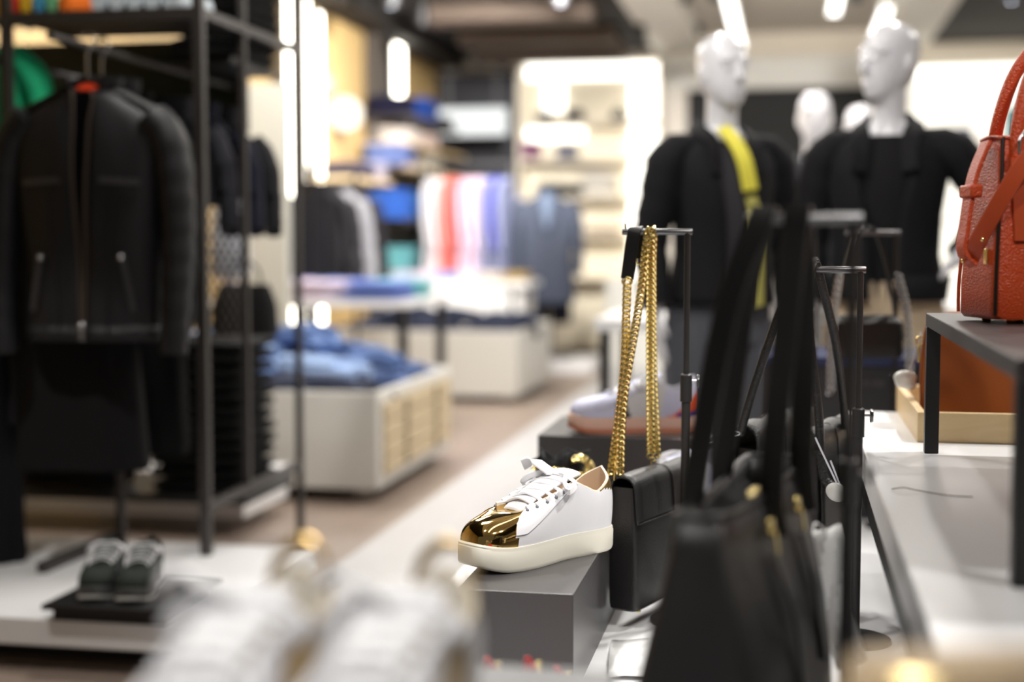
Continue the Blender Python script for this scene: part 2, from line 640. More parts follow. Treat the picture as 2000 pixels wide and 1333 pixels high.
def shelving(x0, x1, z1, levels, label, mats, strips, name='display_shelving', ys=(13.7, 14.04)):
    t = thing(name, label, 'shelving', ((x0 + x1) / 2, ys[1], 0))
    obj('back_panel', MB().bb(x0, x1, ys[1] - 0.02, ys[1], 0.05, z1), mats[0], t, True, False)
    for x in (x0, x1):
        obj('side_panel', MB().bb(x - 0.015, x + 0.015, ys[0], ys[1] - 0.02, 0, z1), mats[1], t, True, False)
    for z in levels:
        obj('shelf', MB().bb(x0 + 0.015, x1 - 0.015, ys[0], ys[1] - 0.02, z - 0.03, z), mats[1], t, True, False)
    for (a, b, c, d) in strips:
        obj('light_strip', MB().bb(a, b, ys[1] - 0.06, ys[1] - 0.022, c, d), LED, t, True, False)
    return t


def zY(py, Y=13.85, px=1100):
    return atY(px, py, Y).z


xs0, xs1 = atY(1018, 200, 13.85).x, atY(1290, 200, 13.85).x
lv = [zY(y) for y in (240, 312, 385, 460, 540)]
xm0, xm1 = atY(1060, 200, 13.9).x, atY(1098, 200, 13.9).x
xv0, xv1 = atY(1230, 200, 13.9).x, atY(1284, 200, 13.9).x
lit_shelf = shelving(xs0, xs1, zY(116), lv, 'brightly lit cream shelving left of the black display wall',
                     (mat('lit_cream', (232, 222, 200), 0.6), mat('lit_shelf', (222, 212, 194), 0.6)),
                     [(xs0 + 0.02, xs1 - 0.02, zY(150), zY(122)), (xm0, xm1, zY(214), zY(156)), (xs0 + 0.03, xm1 + 0.2, zY(272), zY(248)),
                      (xv0, xv1, zY(620), zY(154))])
xr0, xr1 = atY(1772, 200, 13.85).x, atY(1772, 200, 13.85).x + 3.0
lv2 = [zY(y, px=1850) for y in (275, 350, 430, 510)]
shelving(xr0, xr1, zY(124, px=1850), lv2, 'brightly lit white shelving right of the black display wall',
         (GLOW_BACK, mat('lit_shelf_white', (236, 234, 228), 0.6)),
         [(xr0 + 0.02, xr1 - 0.02, zY(150, px=1850), zY(128, px=1850))])


# ------------------------------------------------------------------ folded clothes helper
def folded_mesh(wd, dp, h, layers=2, seed=0):
    rnd = random.Random(seed)
    m = MB()
    lh = h / layers
    for k in range(layers):
        rings = []
        ox, oy = rnd.uniform(-0.006, 0.006), rnd.uniform(-0.006, 0.006)
        ph = rnd.uniform(0, 6)
        for z, s in ((0.02, 0.93), (0.22, 0.99), (0.5, 1.0), (0.78, 0.99), (0.98, 0.92)):
            ring = sq(28, wd / 2 * s, dp / 2 * s, k * lh + (0.14 + 0.72 * z) * lh, 7, ox, oy)
            for i, v in enumerate(ring):
                v.z += 0.11 * lh * math.sin(v.x * 18 + ph) * math.cos(v.y * 14 + ph)
            rings.append(ring)
        m.loft(rings)
    return m


def cloth(c, name=None):
    return mat(name or 'cloth_%d_%d_%d' % c, c, 0.9, bump=0.25, scale=500, spec=0.25)


def stack(p, n, wd, dp, h, cols, label, group, rz=0.0, name='folded_shirt', cat='folded clothes', seed=1):
    """p: bottom centre of the stack"""
    z = p.z
    for k in range(n):
        o = obj(name, folded_mesh(wd, dp, h, 2, seed + k), cloth(cols[k % len(cols)]))
        o.location = (p.x, p.y, z)
        o.rotation_euler = (0, 0, rz + random.uniform(-0.04, 0.04))
        lab = label[k % len(label)] if isinstance(label, (list, tuple)) else label
        tag(o, lab, cat, group)
        z += h


def shelf_stack(px, lev, n, wd, h, cols, label, group, lv_=lv, Y=13.85, name='folded_shirt', seed=1):
    q = atY(px, 300, Y)
    stack(Vector((q.x, Y, lv_[lev])), n, wd, 0.26, h, cols, label, group, name=name, seed=seed)


shelf_stack(1066, 0, 2, 0.17, 0.055, [(36, 34, 56), (26, 26, 44)], 'dark navy folded clothes on the top lit shelf, left pile', 'navy pile left on the top lit shelf')
shelf_stack(1122, 0, 2, 0.17, 0.06, [(26, 24, 44), (34, 32, 52)], 'dark navy folded clothes on the top lit shelf, right pile', 'navy pile right on the top lit shelf')
shelf_stack(1034, 1, 4, 0.22, 0.045, [(170, 120, 150), (150, 100, 130)], 'dusty pink folded clothes on the second lit shelf', 'pink pile on the second lit shelf')
shelf_stack(1108, 1, 4, 0.2, 0.036, [(112, 116, 146), (96, 100, 126)], 'grey blue folded clothes on the second lit shelf', 'grey blue pile on the second lit shelf')
shelf_stack(1078, 2, 3, 0.26, 0.045, [(34, 44, 48), (26, 34, 36)], 'dark green folded clothes on the third lit shelf', 'dark green pile on the third lit shelf')
shelf_stack(1122, 2, 3, 0.2, 0.04, [(28, 28, 34), (36, 36, 44)], 'near black folded clothes on the third lit shelf', 'black pile on the third lit shelf')
shelf_stack(1172, 2, 2, 0.34, 0.12, [(222, 216, 206), (214, 208, 200)], 'pale bulky folded blanket on the third lit shelf', 'pale pile on the third lit shelf')
shelf_stack(1180, 3, 1, 0.36, 0.08, [(170, 150, 130)], 'beige folded knit on the fourth lit shelf', None)
q = atY(1200, 225, 13.85)
t = thing('handbag', 'small dark bag on the top lit shelf beside the bright strip', 'bag', (q.x + 0.05, 13.85, lv[0]))
obj('body', MB().loft([sq(20, 0.09, 0.05, 0, 4), sq(20, 0.085, 0.05, 0.06, 4), sq(20, 0.07, 0.035, 0.1, 4)]), cloth((88, 88, 86)), t)
obj('handle', MB().tube(spline([(-0.05, 0, 0.09), (0, 0, 0.16), (0.05, 0, 0.09)], 12), 0.008, 8), BLACK_SMOOTH, t)
shelf_stack(1990, 0, 3, 0.26, 0.1, [(70, 170, 180), (60, 150, 165)], 'teal folded towels on the right bright shelf', 'teal pile on the right bright shelf', lv2)
shelf_stack(1862, 0, 2, 0.34, 0.06, [(150, 152, 176), (130, 132, 160)], 'grey lilac folded clothes on the right bright shelf', 'lilac pile on the right bright shelf', lv2)
shelf_stack(1882, 1, 3, 0.3, 0.11, [(196, 82, 62), (206, 96, 72)], 'coral red folded clothes on the second right shelf', 'coral pile on the second right shelf', lv2)
shelf_stack(1800, 1, 2, 0.3, 0.1, [(226, 206, 176), (216, 196, 166)], 'cream folded clothes on the second right shelf', 'cream pile on the second right shelf', lv2)
shelf_stack(1985, 1, 2, 0.3, 0.07, [(90, 92, 110), (70, 72, 90)], 'slate folded clothes on the second right shelf', 'slate pile on the second right shelf', lv2)

# hanging white sign in front of the grey wall
a, b = atY(856, 212, 13.4), atY(990, 264, 13.4)
t = thing('hanging_sign', 'white rectangular sign hanging in front of the dark grey wall', 'sign', ((a.x + b.x) / 2, 13.4, b.z))
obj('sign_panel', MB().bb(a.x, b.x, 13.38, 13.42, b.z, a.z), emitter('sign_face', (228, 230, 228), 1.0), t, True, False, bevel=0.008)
for k in (0.15, 0.85):
    x = a.x + (b.x - a.x) * k
    obj('hanging_rod', MB().cyl((x, 13.4, a.z), (x, 13.4, 3.0), 0.006, n=8), STEEL, t, True)

# ------------------------------------------------------------------ oak wall: light strips, shelves, contents
for i, (px, z0, z1, wd, lab) in enumerate(((568, 0.42, 2.86, 0.05, 'vertical light strip on the oak wall, nearest of the four'),
                                           (602, 0.42, 2.86, 0.06, 'vertical light strip on the oak wall, second of the four'),
                                           (628, 0.42, 2.80, 0.05, 'vertical light strip on the oak wall, third of the four'),
                                           (782, 2.32, 2.86, 0.19, 'vertical light strip on the oak wall, farthest of the four'))):
    q = atX(px, 200, -3.38)
    t = thing('light_strip', lab, 'light strip', (-3.5, q.y, z0), 0, 'light strips on the oak wall')
    obj('channel', MB().bb(0, 0.10, -wd * 0.8, wd * 0.8, 0, z1 - z0), STEEL, t, smooth=False)
    obj('diffuser', MB().bb(0.101, 0.115, -wd * 0.6, wd * 0.6, 0.02, z1 - z0 - 0.02), emitter('led_strip', (255, 248, 230), 9), t, smooth=False)


def wall_shelf(pxa, pxb, py, label, m=None):
    """a shelf on the oak wall between two picture columns"""
    A, B = atX(pxa, py, -3.3), atX(pxb, py, -3.3)
    z = (A.z + B.z) / 2
    t = thing('wall_shelf', label, 'shelf', (-3.3, (A.y + B.y) / 2, z), 0, 'shelves on the oak wall')
    obj('board', MB().bb(-3.5, -3.1, A.y, B.y, z - 0.03, z), m or mat('shelf_dark', (58, 54, 56), 0.5), t, True, False)
    for y in (A.y + 0.15, B.y - 0.15):
        obj('bracket', MB().bb(-3.5, -3.14, y - 0.01, y + 0.01, z - 0.08, z - 0.03), BLACK_STEEL, t, True, False)
    return z


zs1 = wall_shelf(752, 872, 243, 'upper dark shelf on the far oak bay, under blue folded clothes')
zs2 = wall_shelf(752, 872, 292, 'second dark shelf on the far oak bay', mat('shelf_oak', (214, 190, 150), 0.5))
zs3 = wall_shelf(752, 872, 336, 'third shelf on the far oak bay, above a dark gap', mat('shelf_oak', (214, 190, 150), 0.5))
zs4 = wall_shelf(752, 872, 432, 'fourth dark shelf on the far oak bay, under blue and teal piles')
zs5 = wall_shelf(752, 872, 524, 'lowest dark shelf on the far oak bay')
a, b = atX(752, 345, -3.47), atX(836, 560, -3.47)
dk = obj('cabinet_back', MB().bb(-3.499, -3.47, a.y, b.y, 0.1, a.z), mat('cabinet_black', (26, 25, 27), 0.6), smooth=False, bevel=0.003)
tag(dk, 'tall black cabinet panel on the oak wall behind the blue and teal piles', 'wall panel')
zs6 = wall_shelf(640, 720, 350, 'pale shelf on the near oak bay', mat('shelf_oak', (214, 190, 150), 0.5))


def ws(px, z, n, h, cols, label, group, wd=0.36, X=-3.28, seed=3):
    q = atX(px, 300, X)
    stack(Vector((X, q.y, z)), n, 0.34, wd, h, cols, label, group, seed=seed)


ws(765, zs1, 3, 0.05, [(36, 36, 66), (30, 30, 54)], 'navy folded clothes on the upper far oak shelf', 'navy pile on the upper oak shelf', 0.4)
ws(812, zs1, 4, 0.05, [(58, 96, 186), (50, 84, 170), (66, 108, 200)], 'royal blue folded clothes on the upper far oak shelf', 'royal blue pile on the upper oak shelf', 0.5)
ws(846, zs1, 2, 0.05, [(36, 36, 42)], 'black folded clothes at the far end of the upper oak shelf', 'black pile on the upper oak shelf', 0.4)
ws(778, zs2, 2, 0.06, [(240, 232, 226)], 'white folded clothes on the second far oak shelf', 'white pile on the second oak shelf', 0.5)
ws(815, zs2, 2, 0.06, [(236, 214, 206)], 'blush folded clothes on the second far oak shelf', 'blush pile on the second oak shelf', 0.4)
ws(762, zs3, 4, 0.045, [(140, 158, 212), (124, 144, 200)], 'light blue folded clothes on the third far oak shelf', 'light blue pile on the third oak shelf', 0.5)
ws(820, zs3, 3, 0.045, [(226, 220, 206)], 'cream folded clothes on the third far oak shelf', 'cream pile on the third oak shelf', 0.5)
ws(766, zs4, 5, 0.05, [(60, 108, 200), (70, 122, 214)], 'bright blue folded clothes on the fourth far oak shelf', 'bright blue pile on the fourth oak shelf', 0.5)
ws(812, zs4, 5, 0.05, [(96, 180, 180), (110, 192, 190)], 'teal folded clothes on the fourth far oak shelf', 'teal pile on the fourth oak shelf', 0.5)
ws(770, zs5, 4, 0.05, [(120, 186, 190), (104, 172, 180)], 'pale teal folded clothes on the lowest far oak shelf', 'pale teal pile on the lowest oak shelf', 0.5)
ws(684, zs6, 2, 0.06, [(64, 60, 84)], 'dark violet folded clothes on the near oak shelf', 'violet pile on the near oak shelf', 0.6)
ws(706, zs6, 2, 0.07, [(196, 190, 206)], 'lilac folded clothes on the near oak shelf', 'lilac pile on the near oak shelf', 0.4)
q = atX(680, 222, -3.36)
t = thing('wall_lamp', 'round white glowing wall lamp on the near oak bay', 'wall lamp', (-3.5, q.y, q.z))
obj('globe', MB().ball((0.12, 0, 0), 0.13), emitter('globe_glow', (250, 240, 224), 1.4), t)
obj('wall_plate', MB().cyl((0, 0, 0), (0.02, 0, 0), 0.05), STEEL, t)
q = atX(664, 168, -3.3)
t = thing('felt_hat', 'grey hat hanging on a peg on the near oak bay', 'hat', (-3.48, q.y, q.z))
obj('brim', MB().cyl((0.02, 0, 0), (0.035, 0, 0), 0.16, n=28), cloth((128, 124, 128)), t)
obj('crown', MB().tube([(0.03, 0, 0), (0.08, 0, 0), (0.12, 0, 0)], [0.1, 0.095, 0.06], 20), cloth((128, 124, 128)), t)
obj('peg', MB().cyl((-0.02, 0, 0.1), (0.06, 0, 0.1), 0.008), STEEL, t)

# ================================================================== GARMENTS ON RAILS
def garment_parts(t, m, W=0.44, L=0.68, T=0.12, sleeve=0.6, sr=0.062, seed=0, flare=1.0, collar=True, top=-0.12, sleeve_m=None, world=False, fold=0.012, neck=0.075):
    """body, sleeves and collar of a hanging garment; local origin at the rail, facing -y"""
    rnd = random.Random(seed)
    ph = [rnd.uniform(0, 6) for _ in range(4)]
    hw = W / 2
    prof = [(0.0, neck, 0.05), (0.02, neck + 0.03, 0.055), (0.05, hw * 0.62, 0.06), (0.085, hw * 0.9, T * 0.5), (0.12, hw * 0.985, T * 0.52),
            (0.2, hw * 0.96, T * 0.55), (0.34, hw * 0.93, T * 0.55), (0.5, hw * 0.92, T * 0.55)]
    k = 0.5
    while k < L - 0.06:
        k += 0.08
        prof.append((min(k, L - 0.03), hw * (0.92 + 0.06 * flare * (k - 0.5) / max(0.1, L - 0.5)), T * 0.56))
    prof = [q for q in prof if q[0] < L - 0.015]
    prof.append((L, hw * (0.94 + 0.05 * (flare - 1)), T * 0.56))
    n = 56
    rings = []
    for z, a, b in prof:
        ring = sq(n, a, b, top - z, 2.7)
        g = min(1, z / 0.35)
        for i, v in enumerate(ring):
            an = 2 * PI * i / n
            f = fold * g * (math.sin(an * 5 + ph[0] + z * 5) + 0.6 * math.sin(an * 9 + ph[1] - z * 8))
            v.y += f * (1 if v.y > 0 else -1) * 0.8
            v.x += f * 0.4 * (1 if v.x > 0 else -1)
        rings.append(ring)
    b_ = obj('body', MB().loft(rings, False, True), m, t, sub=0, solid=0.0)
    if sleeve:
        for s in (-1, 1):
            pts = [(s * (hw * 0.74), 0, top - 0.075), (s * (hw * 0.94), -0.005, top - 0.13), (s * (hw * 1.06), -0.012, top - 0.26),
                   (s * (hw * 1.1), -0.02, top - 0.40), (s * (hw * 1.1), -0.035, top - sleeve + 0.05), (s * (hw * 1.08), -0.045, top - sleeve - 0.06)]
            p = spline(pts, 18)
            rr = [sr * (1.05 - 0.35 * i / 17) + 0.0035 * math.sin(i * 1.7 + ph[2]) for i in range(18)]
            obj('sleeve', MB().tube(p, rr, 16, up=(0, 1, 0), flat=0.8), sleeve_m or m, t)
    if collar:
        cr = []
        for z, o in ((-0.005, 0.0), (0.02, 0.006), (0.045, 0.008), (0.046, 0.0)):
            cr.append(sq(36, neck + 0.012 + o, 0.056 + o, top + z, 2.2))
        obj('collar', MB().loft(cr, False, False), m, t)
    return b_


def hanger(loc, rz, label, group, W=0.4, m=None, top=-0.12):
    t = thing('clothes_hanger', label, 'hanger', loc, rz, group)
    hook = spline([(0, 0, top + 0.01), (0, 0, -0.05), (0.004, 0, -0.03), (0.022, 0, -0.005), (0.012, 0, 0.018), (-0.008, 0, 0.014), (-0.016, 0, 0.0)], 26)
    obj('hook', MB().tube(hook, 0.0028, 8), CHROME, t)
    arm = spline([(-W / 2, 0, top - 0.075), (-W / 4, 0, top - 0.03), (0, 0, top + 0.012), (W / 4, 0, top - 0.03), (W / 2, 0, top - 0.075)], 18)
    obj('shoulder_bar', MB().tube(arm, 0.011, 10, up=(0, 1, 0)), m or BLACK_SMOOTH, t)
    return t


# ------------------------------------------------------------------ storage bins with clothes
def bin_unit(name, label, x0, x1, y0, y1, z1, wood_side, fl=0.06):
    t = thing(name, label, 'display bin', ((x0 + x1) / 2, (y0 + y1) / 2, 0))
    wl = 0.025
    m = MB().bb(x0, x1, y0, y0 + wl, fl, z1).bb(x0, x1, y1 - wl, y1, fl, z1)
    m.bb(x0, x0 + wl, y0 + wl, y1 - wl, fl, z1).bb(x1 - wl, x1, y0 + wl, y1 - wl, fl, z1).bb(x0 + wl, x1 - wl, y0 + wl, y1 - wl, fl, z1 - 0.14)
    obj('body', m, OFFWHITE, t, True, False, bevel=0.004)
    if wood_side:
        n = 4
        a, b = y0 + 0.07, y1 - 0.07
        h = (z1 - fl - 0.1) / n
        for k in range(n):
            z = fl + 0.05 + h * k
            d = obj('drawer', MB().bb(x1, x1 + 0.018, a, b, z + 0.004, z + h - 0.004), wood('pine_drawer', (206, 186, 150), (186, 164, 126), (3, 3, 14)), t, True, False, bevel=0.003)
            for c in (a + (b - a) * 0.28, a + (b - a) * 0.74):
                obj('finger_hole', MB().cyl((x1 + 0.0185, c, z + h / 2), (x1 + 0.0205, c, z + h / 2), 0.034), mat('hole_dark', (96, 82, 62), 0.8), d, True)
    for x in (x0 + 0.1, x1 - 0.1):
        for y in (y0 + 0.12, y1 - 0.12):
            obj('foot', MB().bb(x - 0.03, x + 0.03, y - 0.03, y + 0.03, 0, fl), mat('foot_grey', (170, 164, 156), 0.5), t, True, False)
    return t


B1 = (-2.95, -1.68, 5.72, 7.04)
bz = atY(740, 768, 5.72).z
bin_unit('display_bin', 'white low bin of folded jeans with slatted pine side in the aisle', *B1[:2], *B1[2:], bz, True)
B2 = (-3.1, -1.80, 9.5, 10.9)
bz2 = atY(1005, 648, 9.5).z
bin_unit('display_bin', 'plain white low bin of navy jeans behind the pine sided bin', B2[0], B2[1], B2[2], B2[3], bz2, False, 0.05)


def jeans_mesh(wd, dp, h, seed, droop=0.05):
    """folded jeans: two doubled legs side by side, bent over what they lie on"""
    rnd = random.Random(seed)
    m = MB()
    a, b = rnd.uniform(0, 6), rnd.uniform(0.5, 1.0)
    for s in (-1, 1):
        pts = []
        for i in range(15):
            u = i / 14 - 0.5
            pts.append(Vector((u * wd, s * dp * 0.24 + 0.012 * math.sin(u * 7 + a), h * 0.55 + 0.2 * h * math.cos(u * 5 + a) - droop * (2 * u) ** 2)))
        rr = [dp * 0.25 * (0.92 + 0.1 * math.sin(i * 0.9 + a)) for i in range(15)]
        m.tube(pts, rr, 16, up=(0, 1, 0), flat=h / (dp * 0.5) * 0.95)
        fold = [p + Vector((0.02, -s * dp * 0.02, h * 0.42)) for p in pts[2:12]]
        m.tube(fold, [r * 0.86 for r in rr[2:12]], 16, up=(0, 1, 0), flat=h / (dp * 0.5) * 0.8)
    return m


DEN = [mat('denim_mid', (92, 118, 168), 0.85, bump=0.3, scale=700, var=0.15), mat('denim_light', (142, 166, 206), 0.85, bump=0.3, scale=700, var=0.12),
       mat('denim_deep', (56, 78, 124), 0.85, bump=0.3, scale=700, var=0.15), mat('denim_navy', (30, 38, 62), 0.85, bump=0.3, scale=700)]
jl = [('navy jeans lying lowest along the front edge of the pine sided bin', 3), ('deep blue jeans in the bottom layer of the pine sided bin', 2),
      ('mid blue jeans on the heap in the pine sided bin', 0), ('pale washed jeans on top of the heap in the pine sided bin', 1)]
spots = [(-2.2, 5.86, bz, 0.05, 3), (-1.92, 5.92, bz, -0.06, 3), (-2.62, 5.9, bz, 0.0, 2), (-2.3, 6.16, bz, 0.2, 2), (-1.9, 6.25, bz, 1.4, 2),
         (-2.65, 6.4, bz, 0.5, 2), (-2.2, 6.6, bz, 1.2, 3), (-1.88, 6.75, bz, 1.5, 2),
         (-2.45, 6.0, bz + 0.09, 0.12, 0), (-2.05, 6.02, bz + 0.09, -0.2, 1), (-2.6, 6.3, bz + 0.1, 0.4, 0), (-2.2, 6.35, bz + 0.1, -0.35, 0),
         (-2.5, 6.7, bz + 0.1, 0.9, 2), (-1.98, 6.55, bz + 0.09, 1.2, 0),
         (-2.5, 6.1, bz + 0.18, -0.25, 1), (-2.22, 6.25, bz + 0.19, -0.4, 0), (-2.6, 6.5, bz + 0.18, 0.3, 0)]
for i, (x, y, z, rz, c) in enumerate(spots):
    o = obj('folded_jeans', jeans_mesh(0.46, 0.26, 0.085, i, 0.03), DEN[c])
    o.location = (x, y, z - 0.06)
    o.rotation_euler = (random.uniform(-0.12, 0.12), random.uniform(-0.1, 0.1), rz)
    tag(o, jl[[3, 2, 1, 0].index(c) if False else {3: 0, 2: 1, 0: 2, 1: 3}[c]][0], 'jeans', {3: 'navy jeans in the near bin', 2: 'deep blue jeans in the near bin', 0: 'mid blue jeans in the near bin', 1: 'pale jeans in the near bin'}[c])
for i in range(10):
    x = -2.9 + 0.42 * (i % 3) + 0.05 * (i // 3)
    y = 9.7 + 0.3 * (i % 2) + 0.25 * (i // 5)
    o = obj('folded_jeans', jeans_mesh(0.44, 0.26, 0.09, 40 + i, 0.02), DEN[3])
    o.location = (x, y, bz2 - 0.07 + 0.08 * (i // 6))
    o.rotation_euler = (0, 0, random.uniform(-0.3, 0.3))
    tag(o, 'dark navy jeans heaped in the plain white bin', 'jeans', 'navy jeans in the far bin')

# ------------------------------------------------------------------ white table with folded shirts behind the far bin
ty = 10.35
tR, tL = -2.0, -3.2
tz = 0.80
t = thing('display_table', 'long white table of folded shirts behind the far bin', 'table', ((tR + tL) / 2, 11.3, 0))
obj('tabletop', MB().bb(tL, tR, 10.98, 11.62, tz - 0.05, tz), WHITE_LAM, t, True, False, bevel=0.005)
for x in (tL + 0.08, tR - 0.08):
    for y in (11.05, 11.55):
        obj('leg', MB().bb(x - 0.03, x + 0.03, y - 0.03, y + 0.03, 0, tz - 0.05), WHITE_LAM, t, True, False)
obj('front_panel', MB().bb(tL + 0.3, tR - 0.15, 11.0, 11.03, 0.52, tz - 0.06), WHITE_LAM, t, True, False)
tcols = [((196, 194, 216), 'lilac grey'), ((226, 212, 228), 'pale pink'), ((150, 170, 224), 'sky blue'), ((238, 236, 238), 'white'), ((226, 214, 202), 'cream'), ((196, 168, 110), 'mustard')]
for i, (c, nm) in enumerate(tcols):
    stack(Vector((tL + 0.12 + i * 0.19, 11.3, tz)), 2, 0.17, 0.4, 0.035, [c], '%s folded shirt in a pile on the long white table' % nm, '%s pile on the long table' % nm, seed=60 + i)
# low cloth covered table in front of it: blue and lilac shirts
t = thing('display_table', 'low white table of blue and lilac shirts beside the jeans bin', 'table', (-2.75, 8.1, 0))
obj('tabletop', MB().bb(-3.25, -2.05, 7.6, 8.6, 0.74, 0.78), WHITE_LAM, t, True, False, bevel=0.005)
for x in (-3.2, -2.1):
    for y in (7.66, 8.54):
        obj('leg', MB().bb(x - 0.025, x + 0.025, y - 0.025, y + 0.025, 0, 0.74), BLACK_STEEL, t, True, False)
pc = [((206, 204, 226), 'pale lilac'), ((232, 216, 232), 'rose white'), ((112, 134, 204), 'cornflower blue'), ((150, 148, 206), 'lavender'), ((96, 118, 190), 'blue'), ((120, 190, 196), 'aqua')]
for i, (c, nm) in enumerate(pc):
    stack(Vector((-3.02 + 0.37 * (i % 3), 7.82 + 0.48 * (i // 3), 0.78)), 3, 0.33, 0.42, 0.035, [c], '%s folded shirt on the low table beside the jeans bin' % nm, '%s pile on the low table' % nm, seed=80 + i)

# ------------------------------------------------------------------ far garment rack: coral, pink, lilac; grey suit jackets
ry = 11.98
rx0, rx1 = atY(826, 300, ry).x, atY(1000, 300, ry).x
rz_ = 1.78
t = thing('garment_rack', 'far garment rack of coral, pink and lilac shirts', 'clothes rack', ((rx0 + rx1) / 2, ry, 0))
obj('rail', MB().cyl((rx0, ry, rz_), (rx1, ry, rz_), 0.014), STEEL, t, True)
for x in (rx0, rx1):
    obj('upright', MB().cyl((x, ry, 0.02), (x, ry, rz_), 0.014), STEEL, t, True)
    obj('foot_bar', MB().bb(x - 0.02, x + 0.02, ry - 0.25, ry + 0.25, 0, 0.03), STEEL, t, True, False)
gl = [(846, (206, 204, 208), 'pale grey shirt, first from the left on the far garment rack'), (862, (226, 214, 216), 'off-white shirt, second from the left on the far garment rack'),
      (878, (226, 138, 130), 'bright coral shirt on the far garment rack'), (890, (206, 104, 98), 'red coral shirt next to the bright coral one'),
      (914, (222, 190, 208), 'pale pink shirt, left of the two pink ones on the far garment rack'), (936, (228, 204, 222), 'pale pink shirt, right of the two pink ones on the far garment rack'),
      (958, (158, 162, 196), 'lilac blue shirt on the far garment rack'), (974, (60, 60, 168), 'deep ultramarine shirt near the right end of the far rack'), (988, (140, 146, 180), 'dusty blue shirt at the right end of the far garment rack')]
for i, (px, c, lab) in enumerate(gl):
    x = atY(px, 300, ry).x
    t = thing('hanging_shirt', lab, 'shirt', (x, ry, rz_), R(80), 'shirts on the far rack')
    garment_parts(t, cloth(c), W=0.42, L=0.86 if c[0] != 60 else 0.5, T=0.045, sleeve=0.55, sr=0.027, fold=0.006, seed=i, collar=False)

# two suit jackets on a low stand in front of it
sx = atY(1070, 400, 12.1).x
t = thing('suit_stand', 'slim metal stand that carries the grey suit jacket', 'clothes stand', (sx, 12.3, 0))
obj('pole', MB().cyl((sx, 12.3, 0.10), (sx, 12.3, 1.62), 0.014), STEEL, t, True)
obj('base', MB().lathe([(0.2, 0), (0.2, 0.02), (0.05, 0.03)], c=(sx, 12.3, 0.1)), STEEL, t, True)
obj('arm', MB().cyl((sx, 11.97, 1.62), (sx, 12.34, 1.62), 0.012), STEEL, t, True)
t = thing('suit_jacket', 'grey blue suit jacket on the slim stand beyond the right end of the white table', 'jacket', (sx, 12.02, 1.63), R(12))
garment_parts(t, cloth((74, 80, 96)), W=0.5, L=0.92, T=0.2, sleeve=0.62, sr=0.07, seed=50)
sh = obj('shirt_front', MB().loft([sq(16, 0.03, 0.02, -0.11, 2, 0, -0.1), sq(16, 0.055, 0.02, -0.16, 2, 0, -0.095), sq(16, 0.02, 0.02, -0.42, 2, 0, -0.1)]), cloth((112, 126, 150)), t)
plabel(sh, 'light blue shirt front inside the grey jacket')
for s in (-1, 1):
    obj('lapel', MB().ribbon(spline([(s * 0.06, -0.085, -0.13), (s * 0.08, -0.112, -0.25), (s * 0.02, -0.125, -0.44)], 10), 0.05, 0.006, (1, 0, 0)), cloth((64, 70, 86)), t)
t = thing('hanging_trousers', 'dark trousers hanging below the grey suit jacket', 'trousers', (sx, 12.19, 1.2), R(12))
for s in (-1, 1):
    obj('leg', MB().tube([(s * 0.09, 0, -0.3), (s * 0.09, 0, -0.5), (s * 0.1, 0, -0.8)], [0.1, 0.1, 0.09], 14, flat=0.5), cloth((30, 30, 42)), t)
obj('waistband', MB().loft([sq(24, 0.19, 0.05, -0.33, 2.4), sq(24, 0.185, 0.045, -0.22, 2.4)]), cloth((24, 24, 34)), t)
# dark and light jackets at the near oak bay
for i, (px, c, lab, Y, L) in enumerate(((612, (30, 29, 32), 'black jacket on the oak bay rail, left of the white tops', 8.6, 0.62), (640, (64, 62, 66), 'dark grey jacket on the oak bay rail', 8.75, 0.64),
                                        (664, (206, 206, 214), 'pale grey jacket on the oak bay rail', 8.9, 0.62), (690, (60, 58, 64), 'charcoal jacket at the far end of the oak bay rail', 9.1, 0.62))):
    p = atY(px, 340, Y)
    t = thing('hanging_jacket', lab, 'jacket', (p.x, Y, 1.56), R(62), 'jackets on the oak bay rail')
    garment_parts(t, cloth(c), W=0.46, L=L, T=0.10, sleeve=0.52, sr=0.045, seed=20 + i, collar=i != 2)
a, b = atY(606, 330, 8.5), atY(694, 330, 9.2)
t = thing('garment_rack', 'short rack of dark and pale jackets in front of the oak wall', 'clothes rack', ((a.x + b.x) / 2, 8.85, 0))
obj('rail', MB().cyl((a.x, 8.5, 1.57), (b.x, 9.2, 1.57), 0.013), BLACK_STEEL, t, True)
for q, y in ((a, 8.5), (b, 9.2)):
    obj('upright', MB().cyl((q.x, y, 0.02), (q.x, y, 1.57), 0.013), BLACK_STEEL, t, True)
    obj('foot_bar', MB().bb(q.x - 0.2, q.x + 0.2, y - 0.02, y + 0.02, 0, 0.03), BLACK_STEEL, t, True, False)

# low white plinth with dark red shoes under the suit jacket
pz = 0.10
t = obj('plinth', MB().bb(-2.12, -1.6, 11.85, 12.6, 0, pz), WHITE_LAM, smooth=False, bevel=0.005)
tag(t, 'low white floor plinth under the grey suit jacket', 'plinth')
pale = obj('display_block', MB().bb(-1.56, -1.0, 12.4, 13.4, 0, 0.78), OFFWHITE, smooth=False, bevel=0.008)
tag(pale, 'pale grey block in front of the bright shelving', 'display block')

# ================================================================== SNEAKERS
HALF = [(0, 0.140), (0.026, 0.133), (0.044, 0.106), (0.0495, 0.062), (0.043, 0.018), (0.0335, -0.03), (0.034, -0.08), (0.030, -0.118), (0.013, -0.136)]
NT = 96


def outline(scale=1.0):
    pts = [Vector((x, y, 0)) for x, y in HALF] + [Vector((0, -0.139, 0))] + [Vector((-x * 0.97, y, 0)) for x, y in reversed(HALF[1:])]
    return [p * scale for p in spline(pts, NT, True)]


